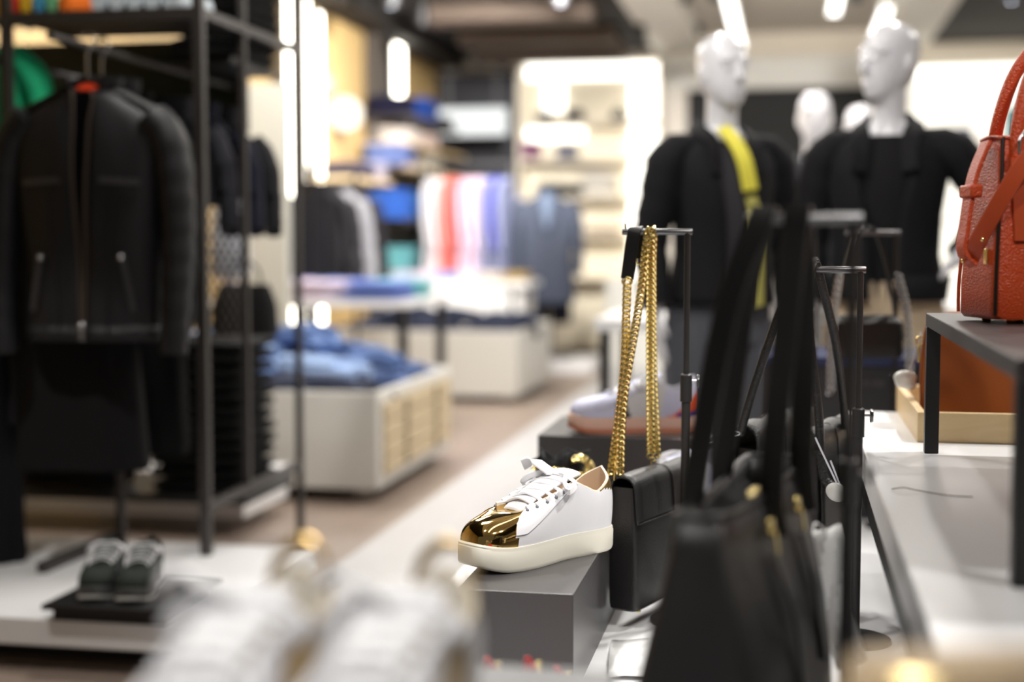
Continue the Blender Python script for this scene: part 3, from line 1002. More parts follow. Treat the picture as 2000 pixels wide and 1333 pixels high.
OPEN = [(0.0, (0, 0.050, 0.078)), (0.06, (0.015, 0.047, 0.080)), (0.10, (0.021, 0.036, 0.085)), (0.19, (0.028, -0.004, 0.099)), (0.27, (0.032, -0.036, 0.111)),
        (0.33, (0.033, -0.062, 0.102)), (0.39, (0.032, -0.088, 0.093)), (0.45, (0.025, -0.116, 0.108)), (0.5, (0, -0.128, 0.122))]


def opening(t):
    s = 1
    if t > 0.5:
        t = 1 - t
        s = -1
    for i in range(len(OPEN) - 1):
        if OPEN[i][0] <= t <= OPEN[i + 1][0] + 1e-9:
            f = (t - OPEN[i][0]) / (OPEN[i + 1][0] - OPEN[i][0])
            P = [Vector(o[1]) for o in OPEN]
            v = cr_point(P, i, f, False)
            v.x *= s
            return v
    return Vector(OPEN[0][1])


SOLE_T = 0.036


def upper_pt(t, v, off=0.0):
    k = (t % 1.0) * NT
    i = int(k)
    o = UP_OUT[i % NT].lerp(UP_OUT[(i + 1) % NT], k - i)
    q = opening(t % 1.0)
    zs = SOLE_T - 0.003
    toe = max(0.0, 1 - min(t % 1.0, 1 - t % 1.0) / 0.13)
    heel = max(0.0, 1 - abs((t % 1.0) - 0.5) / 0.12)
    ex = 1.9 + 0.0 * toe - 0.5 * heel
    f = v ** ex
    g = 1 - (1 - v) ** (1.25 + 0.75 * toe)
    p = Vector((o.x, o.y, zs)).lerp(Vector((q.x, q.y, q.z)), 0)
    p.x = o.x + (q.x - o.x) * f
    p.y = o.y + (q.y - o.y) * f
    p.z = zs + (q.z - zs) * g
    nrm = Vector((o.x, o.y * 0.35, 0.02)).normalized()
    bulge = 0.004 * math.sin(PI * v) * (1 - toe * 0.5)
    return p + nrm * (bulge + off)


UP_OUT = [Vector((p.x * 0.955, p.y * 0.975, 0)) for p in outline()]


def sneaker(label, group, loc, rz, upper_m, toe_m, heel_m, sole_m, lace_m, lining_m, regions=(), sole_band=None, tilt=0.0, flap=True, name='sneaker', scale=1.0, eyelets=True, pull=None):
    t = thing(name, label, 'shoe', loc, (0, tilt, rz) if tilt else rz, group)
    t.scale = (scale,) * 3
    # sole: outline with a foxing lip and a slight toe spring
    rings = []
    for z, s, in ((0.0, 0.955), (0.002, 0.985), (0.006, 1.0), (SOLE_T - 0.006, 1.004), (SOLE_T - 0.0045, 0.992), (SOLE_T - 0.002, 0.998), (SOLE_T, 0.985), (SOLE_T, 0.9)):
        ring = []
        for p in outline():
            lift = max(0, (p.y - 0.085) / 0.055) ** 2 * 0.010
            zz = z + lift * (1 - z / SOLE_T * 0.25)
            ring.append(Vector((p.x * s, p.y * (s if s < 1 else s), zz)))
        rings.append(ring)
    so = obj('sole', MB().loft(rings), sole_m, t, ang=50)
    if sole_band:
        rr = []
        for z in (0.004, 0.013):
            rr.append([Vector((p.x * 1.006, p.y * 1.006, z + max(0, (p.y - 0.085) / 0.055) ** 2 * 0.01)) for p in outline()])
        obj('outsole', MB().loft(rr, False, False), sole_band, so)
    # upper split into panels
    NV = 14

    def lift_(p):
        l = max(0, (p.y - 0.085) / 0.055) ** 2 * 0.008
        return Vector((p.x, p.y, p.z + l))
    regs = [('toe_cap', toe_m, lambda a, v: a < 0.128 - 0.035 * v), ('heel_tab', heel_m, lambda a, v: a > 0.5 - 0.085 * max(0.12, (v - 0.42) / 0.58 * 1.25) and v > -1)] + list(regions)
    cells = {}
    grid = [[lift_(upper_pt(i / NT, j / NV)) for j in range(NV + 1)] for i in range(NT)]
    for i in range(NT):
        a = (i + 0.5) / NT
        a = min(a, 1 - a)
        for j in range(NV):
            v = (j + 0.5) / NV
            key = 'upper'
            mm = upper_m
            for nm, m_, fn in regs:
                if fn(a, v):
                    key, mm = nm, m_
                    break
            cells[(i, j)] = (key, mm)
    # each connected panel is a part of its own
    left = dict(cells)
    panels = []
    while left:
        first, (key, mm) = next(iter(left.items()))
        todo, mb = [first], MB()
        del left[first]
        while todo:
            i, j = todo.pop()
            i2 = (i + 1) % NT
            mb.add([grid[i][j], grid[i2][j], grid[i2][j + 1], grid[i][j + 1]], [(0, 1, 2, 3)])
            for c in ((i2, j), ((i - 1) % NT, j), (i, j + 1), (i, j - 1)):
                if c in left and left[c][0] == key:
                    del left[c]
                    todo.append(c)
        panels.append((key, mb, mm))
    up = None
    for key, mb, mm in panels:
        o = obj(key, mb, mm, t)
        me = o.data
        bm = bmesh.new()
        bm.from_mesh(me)
        bmesh.ops.remove_doubles(bm, verts=bm.verts, dist=1e-5)
        bmesh.ops.recalc_face_normals(bm, faces=bm.faces)
        bm.to_mesh(me)
        bm.free()
        me.shade_smooth()
        if key == 'upper':
            up = o
    # rolled collar edge and lining
    rim = [lift_(upper_pt(i / NT, 1.0)) for i in range(NT)]
    li = []
    for dz, s in ((0, 1.0), (0.0018, 0.97), (0.0005, 0.90), (-0.02, 0.86), (-0.045, 0.9)):
        ring = []
        for p in rim:
            q = Vector((p.x * s, -0.035 + (p.y + 0.035) * (1 - (1 - s) * 0.45), max(SOLE_T + 0.006, p.z + dz)))
            if dz < -0.03:
                q.z = SOLE_T + 0.008
            ring.append(q)
        li.append(ring)
    obj('collar_edge', MB().loft(li[:3], False, False), mat('cream_edge', (230, 216, 190), 0.5) if upper_m is WHITE_LEATHER else lining_m, t)
    obj('lining', MB().loft(li[2:], False, True), lining_m, t)
    # eyestay panel: a second layer along the lacing
    for s in (1, -1):
        m = MB()
        rows = []
        for k in range(17):
            v0 = 0.26 + 0.58 * max(0, (k - 3) / 13)
            row = []
            for j in range(9):
                v = v0 + (1.0 - v0) * j / 8
                st = 0.124 - 0.035 * v
                tt = st + (0.283 - st) * k / 16
                row.append(lift_(upper_pt(tt if s > 0 else 1 - tt, v, 0.0013)))
            rows.append(row)
        m.loft(rows, False, False, closed=False)
        o = obj('eyestay', m, upper_m, t, solid=0.0)
        seam = [r[0] + Vector((0, 0, 0.0002)) for r in rows]
        obj('seam', MB().tube(seam, 0.0007, 6), mat('seam_grey', (176, 176, 182), 0.8), o)
    if pull:
        obj('pull_loop', MB().ribbon(spline([(-0.022, -0.120, 0.104), (-0.020, -0.128, 0.122), (-0.010, -0.132, 0.135), (0, -0.133, 0.138), (0.010, -0.132, 0.135), (0.020, -0.128, 0.122), (0.022, -0.120, 0.104)], 24), 0.014, 0.004, (0, 0.7, 0.7)), pull, t)
    # tongue
    rows = []
    for k in range(15):
        u = k / 14
        y = 0.058 - 0.114 * u
        z = 0.0788 + 0.0455 * u + 0.006 * math.sin(PI * u)
        wd = 0.0195 + 0.0085 * min(1, u * 1.5)
        rows.append([Vector((wd * math.sin(a), y, z - 0.004 + 0.006 * math.cos(a))) for a in [(-1.25 + 2.5 * j / 8) for j in range(9)]])
    tg = obj('tongue', MB().loft(rows, False, False, closed=False), lace_m if flap else upper_m, t, solid=0.004)
    # laces: six crossings and a tied loop
    for k in range(6):
        ta = 0.094 + 0.0325 * k
        a = lift_(upper_pt(ta, 0.84, 0.002))
        b = lift_(upper_pt(1 - ta - 0.012, 0.84, 0.002))
        a2 = lift_(upper_pt(ta, 0.99, 0.0045))
        b2 = lift_(upper_pt(1 - ta - 0.012, 0.99, 0.0045))
        mid = (a2 + b2) / 2 + Vector((0, 0, 0.0075 + 0.001 * (k % 2)))
        obj('lace', MB().ribbon(spline([a, a2, mid, b2, b], 22), 0.0098, 0.0034, (0, 1, 0.25)), lace_m, t)
        if eyelets:
            for (p, sg) in ((a, 1), (b, -1)):
                obj('eyelet', MB().ball(p + Vector((0.0012 * sg, 0, -0.001)), 0.0026, nu=8, nv=6), mat('eyelet_grey', (120, 120, 130), 0.4), t)
    top = lift_(upper_pt(0.275, 0.93, 0.004))
    topl = lift_(upper_pt(0.725, 0.93, 0.004))
    for (p, s) in ((top, 1), (topl, -1)):
        lp = spline([p, p + Vector((s * 0.010, 0.012, -0.004)), p + Vector((s * 0.012, 0.026, -0.008)), p + Vector((s * 0.002, 0.024, 0.004)), p + Vector((-s * 0.012, 0.008, 0.010)), p + Vector((-s * 0.028, 0.004, 0.010))], 22)
        obj('lace_loop', MB().ribbon(lp, 0.009, 0.0035, (0.1, 0.4, 1)), lace_m, t)
    if flap:
        fl = []
        base = Vector((0.028, -0.036, 0.124))
        m = MB().ribbon(spline([base + Vector((-0.024, 0.006, -0.004)), base + Vector((0.002, 0.006, 0.006)), base + Vector((0.016, 0.010, 0.012)), base + Vector((0.026, 0.022, 0.006))], 14), 0.030, 0.004, (0, 1, 0.2))
        obj('tongue_tab', m, lace_m, tg)
    return t


# the sharp sneaker on the grey block
sneaker('white leather sneaker with mirror gold toe cap on the grey block', None, (-0.377, 2.184, 0.603), R(142.5), WHITE_LEATHER, GOLD_MIRROR, GOLD_SOFT, SOLE, LACE, TAN_LINING, scale=1.085)

# ================================================================== PRODUCT TABLE AND BENCH
TZ = 0.45
t = thing('display_table', 'low white product table carrying the grey blocks and bag stands', 'table', (0.3, 2.1, 0))
obj('tabletop', MB().bb(-0.634, 1.6, 0.5, 3.75, TZ - 0.05, TZ), WHITE_LAM, t, True, False, bevel=0.003)
obj('plinth', MB().bb(-0.56, 1.5, 0.58, 3.67, 0.0, TZ - 0.05), mat('plinth_grey', (150, 148, 148), 0.5), t, True, False)
BX = 0.127
t = thing('bench', 'raised white bench on a black steel frame at the right', 'bench', (0.7, 1.75, TZ))
obj('benchtop', MB().bb(BX, 1.5, 0.5, 2.95, 0.707, 0.76), WHITE_LAM, t, True, False, bevel=0.003)
obj('rail', MB().bb(BX + 0.003, BX + 0.028, 0.5, 2.95, 0.668, 0.7065), BLACK_STEEL, t, True, False)
obj('rail', MB().bb(BX + 0.028, 1.45, 2.92, 2.945, 0.668, 0.7065), BLACK_STEEL, t, True, False)
for y in (0.7, 2.93):
    for x in (BX + 0.2, 1.4):
        obj('leg', MB().bb(x - 0.0125, x + 0.0125, y - 0.0125, y + 0.0125, TZ, 0.668), BLACK_STEEL, t, True, False)

# grey blocks
o = obj('display_block', MB().bb(-0.462, -0.291, 1.965, 2.58, TZ, 0.603), GREY_BOX, smooth=False, bevel=0.0025)
tag(o, 'dark grey lacquered block under the gold toed white sneaker', 'display block')
o = obj('display_block', MB().bb(-0.52, -0.13, 2.98, 3.32, TZ, 0.69), GREY_BOX, smooth=False, bevel=0.0025)
tag(o, 'dark grey block behind, under the orange heeled running shoe', 'display block')
o = obj('display_block', MB().bb(-0.27, -0.05, 2.62, 2.90, TZ, 0.565), GREY_BOX, smooth=False, bevel=0.0025)
tag(o, 'low dark grey block behind the chain strap bag, under the second running shoe', 'display block')
o = obj('display_riser', MB().bb(-0.42, -0.135, 0.5, 1.165, TZ, 0.742), mat('riser_grey', (120, 120, 122), 0.45), smooth=False, bevel=0.002)
tag(o, 'grey riser at the bottom edge under the blurred white shoes', 'display block')

# colourful running shoes
LILAC = mat('lilac_mesh', (214, 216, 242), 0.7, bump=0.3, scale=900)
PALEG = mat('pale_grey_mesh', (222, 222, 224), 0.7, bump=0.3, scale=900)
DKGREEN = mat('dark_green_band', (26, 44, 42), 0.6)
HOT = mat('hot_orange', (250, 92, 30), 0.5)
BLUE = mat('ultramarine', (44, 44, 160), 0.5)
PINKS = mat('pink_midsole', (238, 196, 178), 0.5)
CORALS = mat('coral_outsole', (222, 140, 110), 0.5)
rg = [('heel_counter', BLUE, lambda a, v: a > 0.40 and v < 0.16), ('heel_panel', HOT, lambda a, v: a > 0.36 + 0.10 * v * 2 and v < 0.62),
      ('side_stripe', DKGREEN, lambda a, v: 0.150 + 0.05 * (1 - v) < a < 0.172 + 0.075 * (1 - v)), ('quarter', PALEG, lambda a, v: 0.2 < a < 0.34)]
p = atY(1234, 850, 3.02)
sneaker('pale lilac running shoe with orange heel, whole shoe on the rear grey block', None, (p.x, 3.06, 0.69), R(101), LILAC, LILAC, LILAC, PINKS, mat('white_lace2', (240, 240, 242), 0.8), mat('shoe_dark_lining', (190, 190, 200), 0.8), rg, CORALS, flap=False, name='running_shoe', scale=1.02, eyelets=False)
p = atY(1318, 1000, 2.74)
sneaker('second lilac running shoe with orange heel, behind the first bag stand', None, (p.x - 0.004, 2.765, 0.565), R(146), LILAC, LILAC, LILAC, PINKS, MATS['white_lace2'], MATS['shoe_dark_lining'], rg, CORALS, flap=False, name='running_shoe', scale=1.0, eyelets=False)


# ------------------------------------------------------------------ bag stands
def bag_stand(label, x, y, arm_z, arm_x0, collar_z, base_z, sc=1.0, m=GUNMETAL):
    t = thing('bag_stand', label, 'bag stand', (x, y, base_z), 0, 'metal bag stands')
    h = collar_z - base_z
    obj('base', MB().lathe([(0.058, 0), (0.058, 0.006), (0.05, 0.009), (0.012, 0.011)]), m, t)
    obj('lower_tube', MB().cyl((0, 0, 0.008), (0, 0, h), 0.0078, n=20), m, t)
    obj('collar', MB().lathe([(0.0078, -0.047), (0.0102, -0.046), (0.0102, -0.001), (0.0085, 0.001), (0.0056, 0.001)], c=(0, 0, h + 0.001)), m, t)
    k = obj('thumb_screw', MB().cyl((0.009, 0, h - 0.010), (0.019, 0, h - 0.010), 0.0022, n=10), CHROME, t)
    obj('screw_head', MB().lathe([(0.002, 0), (0.0105, 0.0005), (0.0115, 0.002), (0.0105, 0.0055), (0.002, 0.006)]), STEEL, k)
    k.children[0].location = (0.018, 0, h - 0.010)
    k.children[0].rotation_euler = (0, PI / 2, 0)
    obj('post', MB().cyl((0, 0, h - 0.02), (0, 0, arm_z - base_z), 0.0052, n=18), m, t)
    ax = arm_x0 - x
    obj('arm', MB().tube([(ax, 0, arm_z - base_z), (ax + 0.004, 0, arm_z - base_z), (0.0075, 0, arm_z - base_z), (0.0085, 0, arm_z - base_z)], [0.0048, 0.0055, 0.0055, 0.0048], 18), STEEL, t)
    obj('end_stop', MB().tube([(ax + 0.006, 0, arm_z - base_z), (ax + 0.005, 0, arm_z - base_z + 0.014)], [0.0016, 0.0012], 8), STEEL, t)
    return t


S1 = (-0.166, 2.42, 1.119)
bag_stand('slim metal bag stand holding the gold chain bag', S1[0], S1[1], S1[2], -0.276, 0.876, TZ)
S2 = (0.116, 2.35, 1.057)
bag_stand('slim metal bag stand right of centre, beside the edge of the bench', S2[0], S2[1], S2[2], 0.044, 0.832, TZ)
S3 = (0.064, 1.45, 1.124)
bag_stand('blurred metal bag stand nearest the camera, holding the big black tote', S3[0], S3[1], S3[2], -0.041, 0.882, TZ)

# ------------------------------------------------------------------ black flap bag on gold chain
t = thing('chain_strap_bag', 'black leather flap bag hanging from a gold chain', 'handbag', (-0.222, 2.462, 0.482), R(-20.2))
# local: y along the long side, +x faces right; near end at y=-0.13
Lh, zt = 0.125, 0.222


def bag_section(z):
    k = z / zt
    return 0.029 - 0.007 * k + 0.004 * math.sin(PI * k)


rings = []
for z in (0.0, 0.004, 0.012, 0.05, 0.10, 0.15, 0.210):
    hx = bag_section(z) - (0.006 if z == 0 else 0.002 if z == 0.004 else 0)
    rings.append(sq(48, hx, Lh - (0.005 if z == 0 else 0), z, 9))
obj('body', MB().loft(rings), BLACK_LEATHER, t)
# flap: one thick sheet over the top, down the front
prof = [(-0.024, 0.175), (-0.0245, 0.210), (-0.019, 0.224), (-0.007, 0.230), (0.009, 0.230), (0.020, 0.224), (0.0265, 0.210), (0.030, 0.172), (0.031, 0.150)]
rows = []
for y in [-Lh - 0.004 + (2 * Lh + 0.008) * j / 10 for j in range(11)]:
    rows.append([Vector((x, y, z + 0.0012 * math.sin((y + 0.1) * 30) * (1 if z > 0.22 else 0.3))) for x, z in spline([(a, 0, b) for a, b in prof], 24) and [(q.x, q.z) for q in spline([(a, 0, b) for a, b in prof], 24)]])
obj('flap', MB().loft(rows, False, False, closed=False), BLACK_LEATHER, t, solid=0.004)
stitch = [Vector((0.0325, -Lh - 0.002 + (2 * Lh + 0.004) * j / 10, 0.151)) for j in range(11)]
obj('flap_edge', MB().tube(stitch, 0.0013, 6), BLACK_EDGE, t)
crease = [q + Vector((0.001, 0.012, 0.0015)) for q in [Vector((a, 0, b)) for a, b in prof[2:]]]
obj('flap_seam', MB().tube(spline(crease, 14), 0.0012, 6), BLACK_EDGE, t)
for y in (-0.10, 0.10):
    for x in (-0.016, 0.018):
        obj('foot', MB().lathe([(0.004, -0.004), (0.005, -0.002), (0.004, 0.001)], c=(x, y, 0), n=12), GOLD, t)
Mt = root_mtx(t)
Minv = Mt.inverted()


def chain(m, path, pitch=0.0090, R_=0.0070, r=0.0023):
    """curb chain: oval links, each turned about the run"""
    L = sum((path[i + 1] - path[i]).length for i in range(len(path) - 1))
    n = int(L / pitch)
    p = spline(path, n)
    up = Vector((0.3, 1, 0.1))
    for i in range(n):
        tg = (p[min(i + 1, n - 1)] - p[max(i - 1, 0)]).normalized()
        u = (up - tg * up.dot(tg)).normalized()
        v = tg.cross(u)
        M_ = Matrix((tg, u, v)).transposed().to_4x4()
        M_ = M_ @ Matrix.Rotation(R(42), 4, 'X') @ Matrix.Rotation(R(14), 4, 'Y')
        m.torus(p[i], R_, r, M_, 14, 7, 1.0, 0.86)
    return m


def W(px, py, Y):
    return atY(px, py, Y)


zA = S1[2] + 0.0075
# ring at the end of the leather shoulder piece -> near end of the bag
nearL = Mt @ Vector((-0.014, -0.118, 0.236))
farR = Mt @ Vector((-0.004, 0.004, 0.237))
ringA = W(1225, 553, 2.405)
obj('chain', chain(MB(), [ringA, ringA.lerp(nearL, 0.5) + Vector((0.002, 0, 0)), nearL + Vector((-0.009, -0.002, 0))]), GOLD, t, True)
topC = W(1268, 450, 2.417)
obj('chain', chain(MB(), [topC + Vector((0.003, 0.010, -0.006)), topC, W(1262, 480, 2.408), W(1249, 590, 2.40), W(1218, 780, 2.37), nearL + Vector((0.006, -0.004, 0))]), GOLD, t, True)
obj('chain', chain(MB(), [topC + Vector((0.005, 0.006, -0.002)), topC + Vector((0.005, -0.008, -0.002)), W(1271, 520, 2.41), W(1270, 700, 2.44), farR + Vector((-0.005, -0.002, 0.012))]), GOLD, t, True)
obj('chain', chain(MB(), [topC + Vector((0.006, 0.012, -0.008)), W(1274, 520, 2.432), W(1275, 700, 2.46), farR + Vector((0.005, 0.004, 0.012))]), GOLD, t, True)
# leather shoulder piece over the arm
yA = 2.30
lp = [W(1225, 545, 2.406), W(1231, 500, 2.407), W(1238, 456, 2.4105), W(1242, 446, 2.417), W(1245, 447, 2.424), W(1249, 460, 2.431), W(1250, 505, 2.438)]
sp = obj('shoulder_pad', MB().ribbon(spline(lp, 26), 0.022, 0.004, (1, 0.12, 0.12)), BLACK_SMOOTH, t, True)
for P in (ringA, W(1251, 513, 2.438)):
    M_ = Matrix.Rotation(R(90), 4, 'X')
    obj('ring', MB().torus(P + Vector((0, 0, 0.003)), 0.0085, 0.0014, M_, 20, 8, 1.0, 0.85), GOLD, sp, True)
for P in (nearL, farR):
    q = Minv @ P
    mb = MB().tube([q + Vector((0, -0.010, -0.014)), q + Vector((0, -0.010, 0.001)), q + Vector((0, 0.010, 0.001)), q + Vector((0, 0.010, -0.014))], 0.0015, 8)
    obj('strap_loop', mb, GOLD, t)

# ------------------------------------------------------------------ drawstring pouch behind the sneaker
p = atY(1092, 955, 2.60)
t = thing('drawstring_pouch', 'small black drawstring pouch with gold chain behind the white sneaker', 'handbag', (p.x - 0.012, 2.70, TZ))
t.scale = (0.85, 0.85, 0.92)
rings = []
for z, r in ((0, 0.055), (0.01, 0.075), (0.08, 0.085), (0.14, 0.078), (0.185, 0.052), (0.21, 0.038), (0.235, 0.046), (0.262, 0.054)):
    ring = []
    for k in range(48):
        a = 2 * PI * k / 48
        f = max(0, (z - 0.12) / 0.142)
        rr = r * (1 + 0.22 * f * math.sin(8 * a))
        ring.append(Vector((rr * math.cos(a), rr * math.sin(a) * 0.85, z + 0.012 * f * math.sin(5 * a + 1))))
    rings.append(ring)
obj('body', MB().loft(rings, True, False), BLACK_SUEDE, t, solid=0.003)
ch = [Vector((0.060 * math.cos(a), 0.053 * math.sin(a), 0.228 + 0.006 * math.sin(3 * a))) for a in [2 * PI * k / 20 for k in range(21)]]
obj('chain', chain(MB(), ch, 0.012, 0.009, 0.0028), GOLD, t)
obj('chain', chain(MB(), [Vector((0.030, -0.03, 0.255)), Vector((0.055, -0.045, 0.262)), Vector((0.078, -0.04, 0.235)), Vector((0.09, 0, 0.13))], 0.010, 0.0078, 0.0024), GOLD, t)
obj('chain', chain(MB(), [Vector((-0.05, -0.04, 0.21)), Vector((-0.085, -0.06, 0.17)), Vector((-0.11, -0.065, 0.10))], 0.012, 0.009, 0.0028), GOLD, t)
obj('cord', MB().tube(spline([(-0.03, -0.04, 0.215), (0.0, -0.055, 0.205), (0.02, -0.06, 0.16), (0.025, -0.06, 0.12)], 14), 0.004, 8), BLACK_SMOOTH, t)

# ------------------------------------------------------------------ big blurred tote on the nearest stand
t = thing('tote_bag', 'large black leather tote with gold zip pull hanging nearest the camera', 'handbag', (-0.046, 1.49, 0.565), R(-10))
HL, HT = 0.205, 0.285


def pinch(y, z):
    return 1 - 0.40 * (z / 0.285) ** 1.5 * (1 - (y + 0.205) / 0.41)

rings = []
for z, hx, hy in ((0.0, 0.070, HL - 0.004), (0.006, 0.076, HL), (0.06, 0.075, HL + 0.003), (0.13, 0.067, HL), (0.20, 0.053, HL - 0.004), (0.25, 0.042, HL - 0.006), (HT, 0.036, HL - 0.008)):
    ring = sq(64, hx, hy, z, 8)
    for v in ring:
        v.x *= pinch(v.y, v.z)
        v.z += (0.012 * (1 - (v.y / HL) ** 2) * -1 if z > 0.24 else 0)
    rings.append(ring)
obj('body', MB().loft(rings, True, False), BLACK_LEATHER, t, solid=0.005)
rim = [v + Vector((0, 0, 0.001)) for v in rings[-1]]
obj('rim', MB().tube(rim, 0.0035, 8, True), BLACK_SMOOTH, t)
rows = []
for j in range(13):
    y = -HL + 0.02 + (2 * HL - 0.05) * j / 12
    rows.append([Vector((x * pinch(y, HT), y, z)) for x, z in ((-0.034, HT - 0.018), (-0.020, HT - 0.034), (-0.004, HT - 0.038), (0.004, HT - 0.038), (0.020, HT - 0.034), (0.034, HT - 0.018))])
zp = obj('zip_panel', MB().loft(rows, False, False, closed=False), BLACK_CLOTH, t, solid=0.002)
obj('zip', MB().ribbon([(0, -HL + 0.03, HT - 0.036), (0, HL - 0.04, HT - 0.036)], 0.008, 0.002, (1, 0, 0)), GUNMETAL, zp)
obj('zip_pull', MB().box((0.0, 0.095, HT - 0.024), (0.012, 0.022, 0.008)).torus((0.002, 0.075, HT - 0.022), 0.009, 0.0018, None, 16, 6).box((0.003, 0.052, HT - 0.022), (0.008, 0.03, 0.003)), GOLD, t, bevel=0.001)
armP = Vector((0, 1.45, S3[2] + 0.010))


def tote_handle(px_top, side, ya, yb):
    Ti = root_mtx(t).inverted()
    P = Ti @ W(px_top, 424, 1.45)
    P.z = (Ti @ Vector((0, 1.45, S3[2] + 0.0085))).z
    a = Vector((side * 0.047 * pinch(ya, 0.24), ya, HT - 0.055))
    b = Vector((side * 0.047 * pinch(yb, 0.24), yb, HT - 0.055))
    path = [a, Vector((side * 0.042 * pinch(ya, HT), ya, HT + 0.005)), a.lerp(P, 0.55) + Vector((0, -0.010, 0.055)), P + Vector((0, -0.012, -0.008)), P, P + Vector((0, 0.012, -0.008)), b.lerp(P, 0.55) + Vector((0, 0.012, 0.06)), Vector((side * 0.042 * pinch(yb, HT), yb, HT + 0.005)), b]
    obj('handle', MB().ribbon(spline(path, 60), 0.025, 0.006, lambda u: (1, 0.05, 0)), BLACK_SMOOTH, t)


tote_handle(1490, -1, -0.075, 0.09)
tote_handle(1560, 1, 0.0, 0.15)
for y in (-0.045, 0.085):
    rg_ = obj('strap_tab', MB().lathe([(0.002, -0.004), (0.009, -0.003), (0.010, 0.0), (0.009, 0.003), (0.002, 0.004)], n=18), GOLD, t)
    px_ = 0.046 * pinch(y, 0.25) + 0.004
    rg_.location = (px_, y, 0.250)
    rg_.rotation_euler = (0, PI / 2, 0)
    obj('buckle_pin', MB().ribbon([(px_ + 0.005, y, 0.247), (px_ + 0.008, y + 0.003, 0.222)], 0.006, 0.003, (0, 1, 0)), GOLD, t)
    obj('side_strap', MB().ribbon(spline([(px_ + 0.006, y, 0.222), (0.066, y + 0.008, 0.16), (0.075, y + 0.02, 0.08)], 10), 0.024, 0.004, (0, 1, 0)), BLACK_SMOOTH, t)
tgp = root_mtx(t)
rows = []
for a in range(13):
    u = a / 12
    c = spline([W(1612, 1035, 1.74), W(1622, 1100, 1.736), W(1634, 1190, 1.728), W(1664, 1300, 1.72)], 13)[a]
    rows.append([c + Vector(((b / 8 - 0.5) * 0.036, 0.006 * math.sin(b * 1.1 + a * 0.9) + 0.01 * (b / 8), 0.010 * (b / 8 - 0.5))) for b in range(9)])
o = thing('price_tag', '', '', rows[0][4])
obj('card', MB().loft(rows, False, False, closed=False), PAPER, o, True, solid=0.0006)
obj('string', MB().tube(spline([rows[0][4], rows[0][4] + Vector((-0.012, -0.02, 0.012)), root_mtx(t) @ Vector((0.0525, 0.155, 0.205))], 10), 0.0009, 6), PAPER, o, True)
tag(o, 'crumpled white paper price tag hanging beside the big black tote', 'price tag')


# ------------------------------------------------------------------ two pebbled bags with rolled flaps on the second stand
def rolled_bag(label, near, far, drop, rr, side=1.0):
    """near, far: world ends of the rolled top"""
    c = (near + far) / 2
    d = far - near
    rz = math.atan2(d.y, d.x) - PI / 2
    t = thing('shoulder_bag', label, 'handbag', (c.x, c.y, c.z - drop), rz, 'black pebbled shoulder bags')
    hl = Vector((d.x, d.y)).length / 2
    slope = d.z / (2 * hl)
    rows = []
    prof = [(-rr * 1.05, 0.0), (-rr * 1.1, drop * 0.5), (-rr, drop * 0.85), (-rr * 0.8, drop + rr * 0.55), (0, drop + rr), (rr * 0.8, drop + rr * 0.55), (rr, drop * 0.86), (rr * 1.15, drop * 0.5), (rr * 1.2, 0.0)]
    pr_ = spline([(a, 0, b) for a, b in prof], 34)
    for j in range(15):
        y = -hl + 2 * hl * j / 14
        rows.append([Vector((q.x, y, q.z + slope * y * (q.z / drop) + 0.003 * math.sin(y * 60) * (q.z / drop))) for q in pr_])
    obj('flap', MB().loft(rows, False, False, closed=False), BLACK_PEBBLE, t, solid=0.004)
    rings = []
    for z, s in ((0.0, 0.92), (0.005, 0.98), (drop * 0.5, 0.97), (drop * 0.8, 0.9), (drop * 0.92, 0.8)):
        ring = sq(36, rr * s, (hl - 0.012) * 1.0, z, 6)
        for v in ring:
            v.z += slope * v.y * (z / drop)
        rings.append(ring)
    obj('body', MB().loft(rings), BLACK_SMOOTH, t)
    for k in (-0.15, 0.45):
        y = hl * k
        seam = [Vector((q.x * 1.01, y, q.z + slope * y * (q.z / drop) + 0.001)) for q in pr_[8:26]]
        obj('seam', MB().tube(seam, 0.001, 6), BLACK_EDGE, t)
    obj('lock', MB().box((rr * 1.05, -hl * 0.9, drop * 0.78), (0.006, 0.01, 0.012)), GOLD, t, bevel=0.001)
    return t, hl


nA, fA = W(1452, 862, 2.42), W(1568, 822, 2.62)
tA, hA = rolled_bag('black pebbled shoulder bag with rolled flap, left of the two on the second stand', nA, fA, 0.20, 0.030)
nB, fB = W(1576, 872, 2.40), W(1650, 836, 2.60)
tB, hB = rolled_bag('black pebbled shoulder bag with rolled flap, right of the two, next to the bench edge', nB, fB, 0.22, 0.026)


def rope_handle(t, pts, r=0.0075):
    obj('handle', MB().tube(spline(pts, 40), r, 12), BLACK_PEBBLE, t, True)


zT = S2[2] + 0.013
hp = W(1590, 512, 2.352)
rope_handle(tA, [W(1446, 850, 2.41), W(1462, 790, 2.40), W(1520, 620, 2.365), W(1572, 525, 2.345), Vector((W(1588, 512, 2.35).x, 2.352, zT)), W(1581, 545, 2.385), W(1545, 650, 2.45), W(1508, 812, 2.56)])
rope_handle(tB, [W(1602, 880, 2.385), W(1598, 800, 2.375), W(1580, 650, 2.345), W(1579, 560, 2.335), Vector((W(1592, 512, 2.35).x, 2.350, zT + 0.001)), W(1606, 560, 2.37), W(1634, 680, 2.44), W(1652, 835, 2.52)])
rope_handle(tB, [W(1600, 880, 2.382), W(1608, 930, 2.378), W(1624, 950, 2.376)], 0.008)
o = obj('security_tag', MB().ball(W(1634, 962, 2.33), 0.018, 0.010, 0.015, mtx=Matrix.Rotation(0.5, 4, 'Y')), mat('tag_grey_white', (216, 216, 212), 0.4))
tag(o, 'pale rounded security tag clipped to the right shoulder bag', 'security tag')
